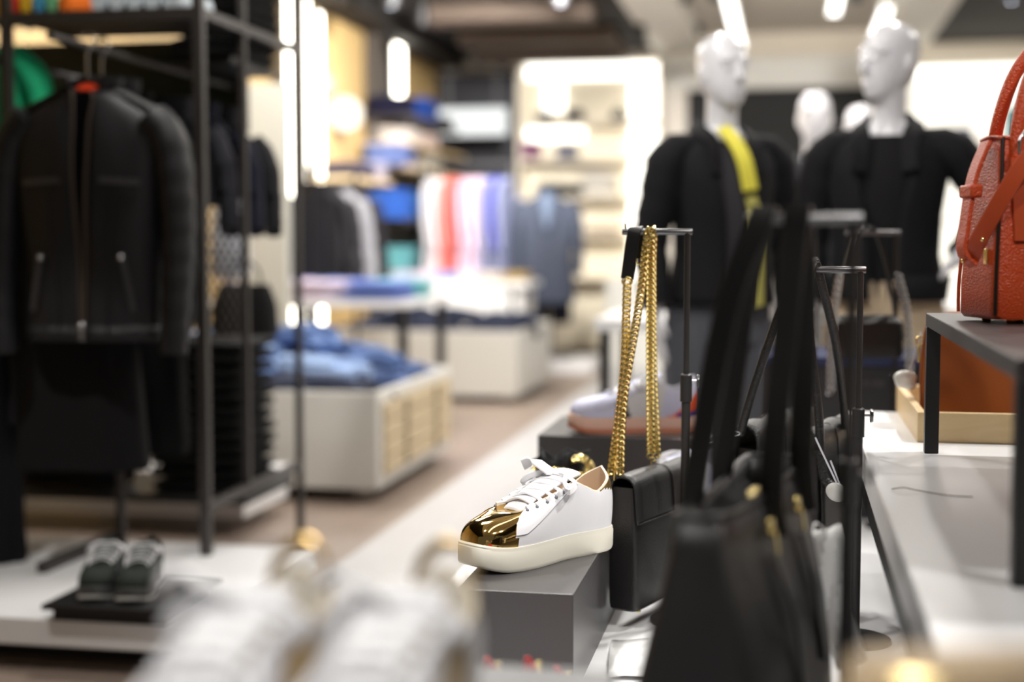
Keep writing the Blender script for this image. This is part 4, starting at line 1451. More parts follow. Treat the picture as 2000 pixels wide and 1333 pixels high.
for (pa, pb, lab) in (((1592, 855, 2.34), (1636, 948, 2.33), 'clear shiny plastic tie on the right shoulder bag, left of two'), ((1622, 900, 2.345), (1640, 946, 2.335), 'clear shiny plastic tie on the right shoulder bag, right of two')):
    o = obj('plastic_tie', MB().ribbon([W(*pa), W(*pb)], 0.003, 0.0012, (1, 0, 0)), mat('clear_tie', (235, 235, 245), 0.15), None)
    tag(o, lab, 'plastic tie')
o = obj('plastic_tie', MB().tube(spline([W(1378, 862, 2.3), W(1395, 848, 2.3), W(1425, 842, 2.36), W(1446, 848, 2.405), W(1412, 858, 2.33), W(1376, 868, 2.3)], 24), 0.0011, 6), MATS['clear_tie'])
tag(o, 'thin looped clear plastic tie beside the black tote straps', 'plastic tie')

# sheets of paper on the low table beside the grey block
for i, (cx, cy, rz) in enumerate(((-0.19, 2.18, 0.1), (-0.13, 2.0, -0.15))):
    m = MB()
    rows = []
    for a in range(7):
        rows.append([Vector(((a / 6 - 0.5) * 0.15, (b / 6 - 0.5) * 0.21, 0.002 + i * 0.004 + 0.003 * (1 + math.sin(a * 1.1 + b * 0.7 + i)))) for b in range(7)])
    m.loft(rows, False, False, closed=False)
    o = obj('paper_sheet', m, PAPER, solid=0.0006)
    o.location = (cx, cy, TZ)
    o.rotation_euler = (0, 0, rz)
    tag(o, ['white paper sheet lying under the chain strap bag', 'white paper sheet lying beside the black tote, nearer the camera'][i], 'paper')
rows = []
for a in range(9):
    rows.append([Vector((-0.56 + 0.09 * a / 8, 2.02 + 0.10 * b / 6, TZ + 0.004 + 0.016 * abs(math.sin(a * 1.3 + b * 1.9)))) for b in range(7)])
o = obj('tissue_paper', MB().loft(rows, False, False, closed=False), PAPER, smooth=False, solid=0.0008)
tag(o, 'crumpled white tissue paper under the toe of the gold toed sneaker', 'tissue paper')

# ------------------------------------------------------------------ black side table on the bench, orange bag on it
x0, x1, y0, y1 = 0.222, 0.62, 1.452, 2.39
zb, zt_ = 0.76, 0.987
t = thing('side_table', 'long black steel riser table standing on the white bench', 'table', (0.42, 1.92, zb))
obj('tabletop', MB().bb(x0, x1, y0, y1, zt_ - 0.022, zt_), mat('black_lacquer', (46, 42, 43), 0.4), t, True, False, bevel=0.002)
for x in (x0 + 0.011, x1 - 0.011):
    for y in (y0 + 0.011, y1 - 0.011):
        obj('leg', MB().bb(x - 0.011, x + 0.011, y - 0.011, y + 0.011, zb, zt_ - 0.022), BLACK_STEEL, t, True, False, bevel=0.0015)

ang = R(17)
t = thing('handbag', 'burnt orange leather handbag with two tall handles on the black riser table', 'handbag', (0.413, 2.165, zt_ + 0.006), ang)
# local x = width (long side), -x end faces the camera left; y = depth
hw_, hd_ = 0.155, 0.062
HB = 0.255
rings = []
for z, sx_, sd in ((0.0, 0.97, 0.97), (0.006, 1.0, 1.0), (0.05, 1.0, 1.0), (0.12, 0.97, 0.9), (0.19, 0.92, 0.74), (0.24, 0.885, 0.56), (HB, 0.87, 0.50)):
    rings.append(sq(64, hw_ * sx_, hd_ * sd, z, 14))
obj('body', MB().loft(rings), ORANGE, t, ang=60)
for s in (-1, 1):
    for e in (-1, 1):
        pts = []
        for r in rings[1:]:
            hx = max(v.x for v in r)
            hy = max(v.y for v in r)
            pts.append(Vector((e * (hx - 0.0015), s * (hy - 0.001), r[0].z)))
        obj('edge_piping', MB().tube(spline(pts, 16), 0.0028, 8), BLACK_EDGE if s < 0 else ORANGE_SM, t)
# front facing flap top with the belt tabs
rows = []
for j in range(9):
    y = j / 8
    rows.append([Vector((-hw_ * 0.9 + 2 * hw_ * 0.9 * i / 10, -hd_ * 0.52 + hd_ * 1.04 * y, HB + 0.004 * math.sin(PI * y))) for i in range(11)])
obj('top_panel', MB().loft(rows, False, False, closed=False), ORANGE_SM, t, solid=0.003)
for s in (-1, 1):
    hpts = [(-0.116, s * 0.036, 0.17), (-0.117, s * 0.035, 0.235), (-0.110, s * 0.032, 0.29), (-0.088, s * 0.027, 0.355), (-0.050, s * 0.022, 0.398), (0.0, s * 0.021, 0.412), (0.050, s * 0.022, 0.398), (0.088, s * 0.027, 0.355), (0.110, s * 0.032, 0.29), (0.117, s * 0.035, 0.235), (0.116, s * 0.036, 0.17)]
    obj('handle', MB().tube(spline(hpts, 48), 0.0098, 14), ORANGE, t)
    for e in (-1, 1):
        obj('handle_tab', MB().ribbon(spline([(e * 0.112, s * 0.0585, 0.11), (e * 0.113, s * 0.051, 0.17), (e * 0.114, s * 0.042, 0.225)], 8), 0.030, 0.005, (1, 0, 0)), ORANGE_SM, t)
# side gusset belt: folded strap at the left end with stud, keeper and clasp
ex = -hw_
obj('gusset_fold', MB().ribbon(spline([(ex * 0.93, 0.0, HB - 0.005), (ex - 0.010, -0.004, 0.20), (ex - 0.022, -0.008, 0.13), (ex - 0.026, -0.010, 0.095), (ex - 0.010, -0.014, 0.075)], 18), 0.030, 0.006, (0, 1, 0)), ORANGE, t)
kp = obj('strap_keeper', MB().box((ex - 0.013, -0.006, 0.180), (0.018, 0.042, 0.018)), ORANGE, t, bevel=0.003)
bs = spline([(ex - 0.018, -0.016, 0.082), (ex - 0.010, -0.040, 0.120), (ex + 0.010, -0.064, 0.175), (ex + 0.04, -0.072, 0.225), (ex + 0.09, -0.070, 0.272), (ex + 0.15, -0.060, 0.29)], 24)
st = obj('belt_strap', MB().ribbon(bs, 0.024, 0.004, lambda u: (0.85 - 0.2 * u, -0.25, -0.6)), ORANGE_SM, t)
obj('stud', MB().ball((ex - 0.012, -0.046, 0.112), 0.0035), GOLD, st)
obj('buckle', MB().box((ex + 0.002, -0.030, 0.088), (0.006, 0.012, 0.022)), GOLD, t, bevel=0.001)
obj('stud', MB().ball((ex - 0.024, -0.010, 0.082), 0.0035), GOLD, t)
clip = spline([(-0.112, -0.058, 0.265), (-0.124, -0.064, 0.250), (-0.126, -0.066, 0.232), (-0.118, -0.068, 0.212)], 16)
obj('clasp_hook', MB().tube(clip, 0.0026, 10), CHROME, t)
obj('ring', MB().torus((-0.098, -0.05, 0.262), 0.009, 0.0018, Matrix.Rotation(R(80), 4, 'X'), 18, 8), GOLD, t)
for x in (-0.12, -0.07, 0.07, 0.12):
    for y in (-0.04, 0.04):
        obj('foot', MB().lathe([(0.006, -0.006), (0.007, -0.003), (0.005, 0.001)], c=(x, y, 0), n=14), GOLD, t)

# ------------------------------------------------------------------ pine tray and tan bag
tx0, tx1, ty0, ty1 = 0.222, 0.74, 2.50, 2.985
t = thing('tray', 'shallow pine tray at the back of the white bench', 'tray', ((tx0 + tx1) / 2, (ty0 + ty1) / 2, zb))
hT = 0.052
m = MB().bb(tx0, tx1, ty0, ty0 + 0.014, zb, zb + hT).bb(tx0, tx1, ty1 - 0.014, ty1, zb, zb + hT).bb(tx0, tx0 + 0.014, ty0 + 0.014, ty1 - 0.014, zb, zb + hT).bb(tx1 - 0.014, tx1, ty0 + 0.014, ty1 - 0.014, zb, zb + hT)
obj('rim', m, PINE, t, True, False, bevel=0.0015)
obj('floor_board', MB().bb(tx0 + 0.014, tx1 - 0.014, ty0 + 0.014, ty1 - 0.014, zb, zb + 0.008), mat('tray_floor', (120, 84, 44), 0.6), t, True, False)
p = atY(1786, 640, 2.70)
t = thing('handbag', 'tan leather bag with rounded top standing in the pine tray', 'handbag', (p.x + 0.208, 2.70, zb + 0.0095), R(-6))
hw2, hz2, hd2 = 0.19, 0.20, 0.05
pro = [(-hw2, 0.004), (-hw2 - 0.003, 0.08), (-hw2, 0.14), (-hw2 + 0.007, 0.182), (-hw2 + 0.035, 0.198), (-hw2 + 0.10, 0.202), (0, 0.204), (hw2 - 0.10, 0.202), (hw2 - 0.045, 0.196), (hw2 - 0.012, 0.175), (hw2, 0.14), (hw2 + 0.003, 0.08), (hw2, 0.004)]
op = spline([(a, 0, b) for a, b in pro], 50)
rows = []
for y, s in ((-hd2, 0.955), (-hd2 + 0.004, 0.985), (-hd2 + 0.012, 1.0), (-0.008, 1.0), (-0.006, 0.99), (0.006, 0.99), (0.008, 1.0), (hd2 - 0.012, 1.0), (hd2 - 0.004, 0.985), (hd2, 0.955)):
    rows.append([Vector((q.x * s, y, 0.004 + (q.z - 0.004) * s)) for q in op])
obj('body', MB().loft(rows), TAN, t)
obj('zip', MB().ribbon([Vector((q.x * 1.0, 0, q.z + 0.0)) for q in op[6:-6]], 0.010, 0.004, (0, 1, 0)), mat('brown_zip', (110, 78, 40), 0.6), t)
for y in (-hd2 + 0.012, hd2 - 0.012):
    obj('edge_piping', MB().tube([Vector((q.x, y, q.z)) for q in op], 0.003, 8), BLACK_EDGE if False else TAN, t)
zpull = obj('zip_pull', MB().torus((-hw2 - 0.006, -0.004, 0.150), 0.008, 0.002, Matrix.Rotation(R(80), 4, 'X'), 16, 6).box((-hw2 - 0.008, -0.006, 0.126), (0.006, 0.008, 0.03)), GOLD, t, bevel=0.001)
stag = W(1768, 738, 2.74)
o = thing('security_tag', 'white molded security tag hanging beside the tan bag', 'security tag', stag)
obj('body', MB().ball((0, 0, 0), 0.022, 0.012, 0.014).ball((0.008, 0, -0.012), 0.013, 0.010, 0.012).ball((-0.006, 0, -0.008), 0.013, 0.01, 0.012), mat('tag_white', (232, 234, 230), 0.35), o, remesh=0.003, smo=2)
obj('lanyard', MB().tube([Vector((0.008, 0, 0.012)), Vector((0.018, -0.008, 0.05)), Vector((0.026, -0.012, 0.085))], 0.0022, 8), mat('clear_cord', (214, 214, 224), 0.3), o)

# stray dark thread on the bench
o = obj('security_thread', MB().tube(spline([atZ(1742, 956, zb + 0.002), atZ(1765, 953, zb + 0.008), atZ(1790, 958, zb + 0.003), atZ(1850, 968, zb + 0.002), atZ(1900, 971, zb + 0.002)], 24), 0.0007, 6), mat('thread_brown', (82, 66, 64), 0.6))
tag(o, 'thin dark tag thread lying on the white bench under the riser table', 'thread')

# ------------------------------------------------------------------ dark crate and stand with chained bags behind
CRY = 3.42
c0, c1 = atY(1490, 750, CRY).x, atY(1800, 750, CRY).x + 0.12
cz = atY(1600, 697, CRY).z
t = thing('storage_crate', 'charcoal storage box with painted blue reflection on its lid behind the bench', 'box', ((c0 + c1) / 2, CRY + 0.16, TZ))
obj('body', MB().bb(c0, c1, CRY, CRY + 0.32, TZ, cz - 0.02), mat('crate_grey', (62, 62, 66), 0.55), t, True, False, bevel=0.004)
obj('lid', MB().bb(c0 - 0.006, c1 + 0.006, CRY - 0.006, CRY + 0.326, cz - 0.02, cz), mat('crate_blue_reflection', (58, 68, 112), 0.5), t, True, False, bevel=0.003)  # lid colour stands in for blue reflected by the top face
mk = MB()
for i, (a, b) in enumerate(((1668, 1674), (1678, 1683), (1688, 1696), (1702, 1708), (1711, 1719), (1721, 1727))):
    q0, q1 = atY(a, 742 + (i % 2), CRY), atY(b, 756, CRY)
    mk.bb(q0.x, q1.x, CRY - 0.0012, CRY - 0.0002, q1.z, q0.z)
obj('faded_marking', mk, mat('crate_print', (92, 90, 92), 0.6), t, True, False)

S4Y = 3.33
a_ = W(1668, 455, S4Y)
b_ = W(1752, 455, S4Y)
bag_stand('bag stand behind the storage box with two chained bags', b_.x, S4Y, a_.z, a_.x - 0.02, 0.8, TZ)


def back_bag(label, px, w_, z0, z1, m, sm):
    c = W(px, 640, S4Y - 0.005)
    t = thing('shoulder_bag', label, 'handbag', (c.x, S4Y - 0.005, z0), R(15))
    rings = [sq(32, w_ / 2 * k, 0.035 * k2, z - z0, 5) for z, k, k2 in ((z0, 0.95, 0.9), (z0 + 0.01, 1, 1), ((z0 + z1) / 2, 0.98, 1), (z1 - 0.01, 0.9, 0.8), (z1, 0.85, 0.6))]
    obj('body', MB().loft(rings), m, t)
    obj('flap', MB().loft([sq(32, w_ / 2 * 1.01, 0.038, (z1 - z0) * 0.45, 5), sq(32, w_ / 2 * 0.95, 0.036, (z1 - z0) * 0.9, 5), sq(32, w_ / 2 * 0.8, 0.02, (z1 - z0) + 0.006, 5)]), m, t)
    top = a_.z + 0.012
    obj('strap', MB().ribbon(spline([(-w_ / 2 * 0.85, 0, z1 - z0 - 0.02), (-w_ * 0.3, 0, (z1 + top) / 2 - z0), (-0.02, 0.002, top - z0 - 0.01), (0.0, 0.002, top - z0), (0.02, 0.002, top - z0 - 0.01), (w_ * 0.3, 0, (z1 + top) / 2 - z0), (w_ / 2 * 0.85, 0, z1 - z0 - 0.02)], 40), 0.011, 0.006, (0, 1, 0)), sm, t)
    for s in (-1, 1):
        obj('chain', chain(MB(), [Vector((s * w_ * 0.40, -0.02, z1 - z0 + 0.09)), Vector((s * w_ * 0.50, -0.035, z1 - z0)), Vector((s * w_ * 0.54, -0.042, -0.07))], 0.014, 0.011, 0.0034), CHROME, t)
    return t


back_bag('small black shoulder bag with silver chains behind the storage box', 1690, 0.17, 0.84, 0.93, BLACK_LEATHER, BLACK_SMOOTH)

# ------------------------------------------------------------------ blurred items at the bottom edge
sneaker('blurred white shoe with gold trim at the bottom edge, left of the pair', 'white gold trimmed shoes on the near riser', (-0.355, 0.855, 0.742), R(176), WHITE_LEATHER, WHITE_LEATHER, GOLD_SOFT, SOLE, LACE, mat('pale_lining', (222, 214, 200), 0.7), [('side_gore', GOLD_SOFT, lambda a, v: 0.24 < a < 0.36 and v < 0.8)], eyelets=False, pull=GOLD_SOFT)
sneaker('blurred white shoe with gold trim at the bottom edge, right of the pair', 'white gold trimmed shoes on the near riser', (-0.252, 0.87, 0.742), R(175), WHITE_LEATHER, WHITE_LEATHER, GOLD_SOFT, SOLE, LACE, mat('pale_lining', (222, 214, 200), 0.7), [('side_gore', GOLD_SOFT, lambda a, v: 0.24 < a < 0.36 and v < 0.8)], eyelets=False, pull=GOLD_SOFT)
RED = mat('red_patent', (206, 34, 40), 0.3)
for i, px in enumerate((948, 1026, 1084)):
    pk = W(px, 1283 if i < 2 else 1300, 1.60)
    t = thing('gift_pouch', ['red pointed pouch with gold edge behind the near riser, left of three', 'red pointed pouch with gold edge behind the near riser, middle of three', 'red pointed pouch with gold edge behind the near riser, right of three'][i], 'pouch', (pk.x + 0.008, 1.60, TZ), 0.3, 'red pouches behind the riser')
    h = pk.z - TZ
    obj('body', MB().loft([sq(20, 0.0145, 0.014, 0, 4), sq(20, 0.0145, 0.014, h * 0.6, 4), sq(20, 0.012, 0.011, h * 0.88, 3), sq(20, 0.003, 0.003, h, 2, -0.006)]), RED, t)
    obj('gold_edge', MB().ribbon([(0.0145, -0.012, h * 0.5), (0.0135, -0.012, h * 0.75), (0.006, -0.008, h * 0.985)], 0.007, 0.003, (1, -0.6, 0)), GOLD, t)
p = W(1590, 1262, 0.86)
t = thing('clutch_bag', 'blurred beige clutch with gold clasps at the bottom right corner', 'handbag', (0.225, 0.80, 0.76), R(14))
rings = [sq(40, 0.20 * a, 0.04 * b, z, 5) for z, a, b in ((0, 0.97, 0.9), (0.006, 1, 1), (0.06, 1.0, 1.0), (0.105, 0.985, 0.8), (0.122, 0.96, 0.5))]
obj('body', MB().loft(rings), mat('beige_leather', (196, 172, 138), 0.5, bump=0.2, scale=400), t)
for x in (-0.17, -0.02):
    obj('clasp', MB().box((x, -0.028, 0.105), (0.022, 0.03, 0.03)), GOLD, t, bevel=0.003)

# ================================================================== MANNEQUINS
def ell(n, hx, hy, c):
    return [Vector((c[0] + hx * math.cos(2 * PI * k / n), c[1] + hy * math.sin(2 * PI * k / n), c[2])) for k in range(n)]


def mannequin(label, loc, rz, head_turn, arms, jacket_m, trouser_m, top_m, jz0=0.86, open_w=0.05, collar_m=None, scale=1.0, group='shop mannequins', inner=True, extras=None):
    """faces -y; arms: two lists of joints shoulder, elbow, wrist, fingertips"""
    t = thing('mannequin', label, 'mannequin', loc, rz, group)
    t.scale = (scale,) * 3
    m = MB()
    n = 24
    m.loft([ell(n, a, b, (0, y, z)) for z, a, b, y in ((0.84, 0.13, 0.09, 0.01), (0.90, 0.165, 0.105, 0.012), (0.98, 0.155, 0.10, 0.008), (1.08, 0.118, 0.082, 0), (1.16, 0.125, 0.085, -0.004), (1.26, 0.145, 0.10, -0.014), (1.34, 0.155, 0.095, -0.006), (1.41, 0.15, 0.075, 0.004), (1.455, 0.085, 0.06, 0.008), (1.48, 0.055, 0.055, 0.006))])
    # neck and head with a plain face
    T = Matrix.Translation((0, 0.0, 1.5)) @ Matrix.Rotation(head_turn, 4, 'Z') @ Matrix.Translation((0, 0, -1.5))
    m.tube([(0, 0.008, 1.44), (0, 0.004, 1.52), (0, -0.004, 1.60)], [0.056, 0.050, 0.052], 20)
    hd = [(1.548, 0.022, 0.018, -0.060), (1.556, 0.036, 0.040, -0.045), (1.575, 0.052, 0.070, -0.020), (1.605, 0.064, 0.086, -0.008), (1.64, 0.070, 0.094, 0.000), (1.675, 0.073, 0.098, 0.006), (1.71, 0.073, 0.098, 0.010), (1.742, 0.066, 0.088, 0.012), (1.765, 0.050, 0.066, 0.012), (1.778, 0.026, 0.034, 0.012), (1.781, 0.006, 0.008, 0.012)]
    m.loft([[T @ v for v in ell(28, a, b, (0, y, z))] for z, a, b, y in hd])
    m.tube([T @ Vector(p) for p in ((0, -0.090, 1.685), (0, -0.104, 1.655), (0, -0.112, 1.632), (0, -0.095, 1.622))], [0.008, 0.010, 0.013, 0.008], 10)
    m.ball(T @ Vector((0, -0.086, 1.595)), 0.022, 0.012, 0.006).ball(T @ Vector((0, -0.084, 1.584)), 0.019, 0.012, 0.006)
    for s in (-1, 1):
        m.ball(T @ Vector((s * 0.029, -0.086, 1.668)), 0.015, 0.010, 0.007)
        m.tube([T @ Vector((s * 0.012, -0.094, 1.690)), T @ Vector((s * 0.034, -0.090, 1.695)), T @ Vector((s * 0.054, -0.076, 1.686))], 0.007, 8)
        m.ball(T @ Vector((s * 0.073, 0.008, 1.65)), 0.009, 0.018, 0.030)
    # legs
    for s in (-1, 1):
        m.tube(spline([(s * 0.085, 0.012, 0.92), (s * 0.095, 0.0, 0.70), (s * 0.085, -0.008, 0.48), (s * 0.082, 0.012, 0.30), (s * 0.078, 0.02, 0.08)], 18), [0.088 - 0.002 * i * (1 if i < 9 else 1.4) - 0.0008 * i for i in range(18)], 18)
        m.tube([(s * 0.078, 0.05, 0.045), (s * 0.080, -0.02, 0.045), (s * 0.086, -0.11, 0.03), (s * 0.088, -0.17, 0.024)], [0.034, 0.038, 0.034, 0.016], 14)
    # arms and hands
    for (sh, el, wr, tip) in arms:
        sh, el, wr, tip = Vector(sh), Vector(el), Vector(wr), Vector(tip)
        p = [sh, sh.lerp(el, 0.5), el, el.lerp(wr, 0.5), wr]
        m.tube(spline(p, 16), [0.048 - 0.0015 * i for i in range(16)], 16)
        d = (tip - wr)
        L = d.length
        d.normalize()
        sd = d.cross(Vector((0, 1, 0)))
        if sd.length < 0.2:
            sd = d.cross(Vector((1, 0, 0)))
        sd = Vector((0, 1, 0)) if abs(d.y) < 0.8 else Vector((1, 0, 0))
        sd = (sd - d * sd.dot(d)).normalized()
        nn = d.cross(sd)
        palm = wr + d * (L * 0.30)
        m.tube([wr - d * 0.01, wr + d * L * 0.15, palm, wr + d * L * 0.48], [0.022, 0.030, 0.036, 0.034], 14, up=sd, flat=0.5)
        for k, (o_, ln) in enumerate(((-0.026, 0.86), (-0.009, 1.0), (0.009, 0.96), (0.026, 0.80))):
            b0 = wr + d * L * 0.44 + sd * o_
            m.tube(spline([b0, b0 + d * L * 0.26 * ln + nn * 0.004, b0 + d * L * 0.56 * ln + nn * 0.016], 6), [0.0095, 0.009, 0.0088, 0.0085, 0.008, 0.007], 8)
        b0 = wr + d * L * 0.14 - sd * 0.024
        m.tube(spline([b0, b0 + d * L * 0.16 - sd * 0.026, b0 + d * L * 0.36 - sd * 0.030 + nn * 0.01], 6), [0.012, 0.011, 0.010, 0.010, 0.009, 0.008], 8)
    obj('body', m, MANNEQUIN, t, remesh=0.0075, smo=4)
    # jacket: open front shell
    n = 44
    rows = []
    for z, a, b, y in ((jz0, 0.185, 0.135, 0.0), (0.95, 0.182, 0.13, 0.0), (1.08, 0.158, 0.118, 0.0), (1.2, 0.163, 0.118, -0.006), (1.3, 0.178, 0.125, -0.008), (1.37, 0.184, 0.112, 0.0), (1.405, 0.170, 0.098, 0.004), (1.435, 0.130, 0.086, 0.008), (1.458, 0.098, 0.078, 0.008), (1.475, 0.082, 0.075, 0.010)):
        row = []
        gap = open_w * (1 + 1.8 * max(0, (z - 1.15) / 0.3))
        for k in range(n + 1):
            an = -PI / 2 + gap / a + (2 * PI - 2 * gap / a) * k / n
            row.append(Vector((a * math.cos(an), y + b * math.sin(an) + 0.004 * math.sin(an * 7 + z * 20), z)))
        rows.append(row)
    jk = obj('jacket', MB().loft(rows, False, False, closed=False), jacket_m, t, solid=0.008)
    for (sh, el, wr, tip) in arms:
        sh, el, wr = Vector(sh), Vector(el), Vector(wr)
        q = [Vector((sh.x * 0.55, 0.004, sh.z + 0.012)), Vector((sh.x * 0.86, 0.002, sh.z + 0.004)), sh.lerp(el, 0.16), sh.lerp(el, 0.5), el, el.lerp(wr, 0.5), el.lerp(wr, 0.93)]
        p = spline(q, 22)
        rr = [(0.052 if i < 2 else 0.066 if i < 4 else 0.072) - 0.0011 * i + 0.003 * math.sin(i * 2.1) for i in range(22)]
        obj('sleeve', MB().tube(p, rr, 18), jacket_m, jk)
    cm = collar_m or jacket_m
    for s in (-1, 1):
        pts = spline([(s * 0.02, 0.085, 1.49), (s * 0.075, 0.06, 1.492), (s * 0.085, -0.01, 1.475), (s * 0.07, -0.085, 1.43), (s * 0.075, -0.125, 1.33)], 16)
        obj('lapel', MB().ribbon(pts, 0.05, 0.008, lambda u, s=s: (s * 0.9, -0.5 * u, -0.9 + 0.7 * u)), cm, jk)
    if inner:
        rows = [ell(30, a, b, (0, y, z)) for z, a, b, y in ((0.88, 0.165, 0.112, 0.004), (1.08, 0.132, 0.098, 0), (1.26, 0.152, 0.112, -0.012), (1.38, 0.15, 0.095, 0), (1.44, 0.10, 0.074, 0.006))]
        obj('top', MB().loft(rows, False, False), top_m, t)
    # trousers
    ms = MB().loft([ell(28, a, b, (0, y, z)) for z, a, b, y in ((0.80, 0.175, 0.118, 0.008), (0.90, 0.178, 0.12, 0.012), (1.0, 0.158, 0.108, 0.006))])
    tr = obj('trousers', ms, trouser_m, t)
    for s in (-1, 1):
        obj('trouser_leg', MB().tube(spline([(s * 0.088, 0.01, 0.86), (s * 0.098, 0.0, 0.66), (s * 0.088, -0.004, 0.46), (s * 0.082, 0.014, 0.14)], 14), [0.102 - 0.0035 * i for i in range(14)], 18), trouser_m, tr)
    if extras:
        extras(t)
    obj('foot_plate', MB().lathe([(0.20, 0), (0.20, 0.010), (0.19, 0.012)], n=32), CHROME, t)
    return t


L_ARM = lambda s, dz=0: ((s * 0.185, 0.0, 1.40), (s * 0.235, 0.02, 1.12), (s * 0.245, -0.06, 0.90), (s * 0.245, -0.09, 0.73))
YEL = mat('yellow_silk', (236, 226, 84), 0.5)


def scarf(t):
    obj('scarf', MB().ribbon(spline([(-0.03, -0.068, 1.478), (-0.005, -0.108, 1.43), (0.012, -0.138, 1.37), (0.028, -0.150, 1.28)], 16), 0.05, 0.012, (1, 0, 0.1)), YEL, t)
    obj('scarf_end', MB().ribbon(spline([(0.03, -0.148, 1.26), (0.05, -0.150, 1.18), (0.055, -0.15, 1.05), (0.06, -0.145, 0.92)], 16), 0.036, 0.010, (1, 0, 0)), mat('yellow_grey_print', (206, 200, 110), 0.6), t)


p1 = atY(1412, 80, 4.55)
mannequin('glossy white mannequin in black jacket with yellow scarf, left of the two in front', (p1.x, 4.55, 0), R(28), R(6), (L_ARM(-1), L_ARM(1)), mat('black_wool', (16, 16, 20), 0.85, spec=0.3), cloth((92, 94, 102)), cloth((60, 58, 64)), 0.92, 0.03, extras=scarf, scale=0.985)
p2 = atY(1738, 60, 4.42)
mannequin('glossy white mannequin in black jacket with hand on hip, right of the two in front', (p2.x, 4.42, 0), R(-8), R(-40), (((-0.185, 0, 1.40), (-0.23, 0.03, 1.13), (-0.22, -0.06, 0.92), (-0.215, -0.09, 0.76)),
          ((0.185, 0, 1.40), (0.335, 0.05, 1.215), (0.215, -0.09, 1.07), (0.155, -0.125, 1.02))), mat('black_wool', (16, 16, 20), 0.85), cloth((196, 176, 150)), cloth((20, 20, 22)), 1.02, 0.04, scale=0.985)


def tee_print(t):
    obj('shirt_print', MB().loft([[Vector((0.085 * math.cos(a) * 0.9, -0.116 - 0.012 * math.cos(a * 2) - 0.006, 1.22 + 0.06 * math.sin(a))) for a in [2 * PI * k / 20 for k in range(20)]], [Vector((0.080 * math.cos(a) * 0.9, -0.124 - 0.012 * math.cos(a * 2), 1.22 + 0.056 * math.sin(a))) for a in [2 * PI * k / 20 for k in range(20)]]]), cloth((190, 216, 226)), t)
    obj('neckerchief', MB().ribbon([(-0.06, -0.12, 1.35), (-0.04, -0.135, 1.26), (-0.05, -0.13, 1.16)], 0.03, 0.008, (1, 0, 0)), cloth((190, 60, 56)), t)


p3 = atY(1592, 210, 6.6)
mannequin('white mannequin standing farther back between the two front ones', (p3.x, 6.6, 0), R(4), R(0), (L_ARM(-1), L_ARM(1)), cloth((40, 40, 44)), cloth((170, 168, 166)), cloth((52, 52, 56)), 0.98, 0.06, extras=tee_print)
p4 = atY(1680, 225, 7.3)
mannequin('farthest white mannequin, partly hidden by the right front one', (p4.x, 7.3, 0), R(10), R(-20), (L_ARM(-1), L_ARM(1)), cloth((30, 30, 32)), cloth((188, 186, 182)), cloth((44, 44, 48)), 0.98, 0.05)

# pale low display tables seen between and beside the mannequins
for i, (x0_, x1_, y0_, y1_, z_, lab) in enumerate(((0.62, 1.5, 5.4, 6.2, 0.86, 'pale low display table right of the front mannequins'), (-0.75, -0.25, 5.6, 6.4, 0.80, 'white low display table behind the left front mannequin'))):
    t = thing('display_table', lab, 'table', ((x0_ + x1_) / 2, (y0_ + y1_) / 2, 0))
    obj('tabletop', MB().bb(x0_, x1_, y0_, y1_, z_ - 0.05, z_), WHITE_LAM, t, True, False, bevel=0.004)
    for x in (x0_ + 0.04, x1_ - 0.04):
        for y in (y0_ + 0.04, y1_ - 0.04):
            obj('leg', MB().bb(x - 0.02, x + 0.02, y - 0.02, y + 0.02, 0, z_ - 0.05), BLACK_STEEL, t, True, False)
stack(Vector((0.85, 5.7, 0.86)), 3, 0.34, 0.3, 0.045, [(216, 196, 166)], 'beige folded knit on the pale low table right of the mannequins', 'beige pile right of the mannequins', seed=120)
stack(Vector((1.25, 5.75, 0.86)), 2, 0.34, 0.3, 0.045, [(226, 160, 110)], 'apricot folded knit on the pale low table right of the mannequins', 'apricot pile right of the mannequins', seed=124)

# ================================================================== LEFT RACK
RX = -1.745
PZ = 0.14
o = obj('platform', MB().bb(-3.3, -1.44, 3.29, 4.23, 0.068, PZ), WHITE_LAM, smooth=False, bevel=0.004)
pl = thing('floor_platform', 'white floor platform under the black clothes rack', 'platform', (-2.4, 3.76, 0))
o.name = 'deck'
o.parent = pl
o.matrix_parent_inverse = Matrix.Translation((2.4, -3.76, 0))
obj('recessed_base', MB().bb(-3.2, -1.54, 3.42, 4.15, 0, 0.068), BLACK_STEEL, pl, True, False)

t = thing('clothes_rack', 'tall black steel clothes rack with mesh back and shelves on the left', 'clothes rack', (-2.2, 4.5, 0))
ps = 0.016
RTOP = 2.45
XL = atY(2, 600, 4.0).x


def post(x, y, z0, z1, nm='post', s=ps):
    return obj(nm, MB().bb(x - s, x + s, y - s, y + s, z0, z1), mat('rack_steel', (64, 60, 58), 0.45, 0.4), t, True, False, bevel=0.002)


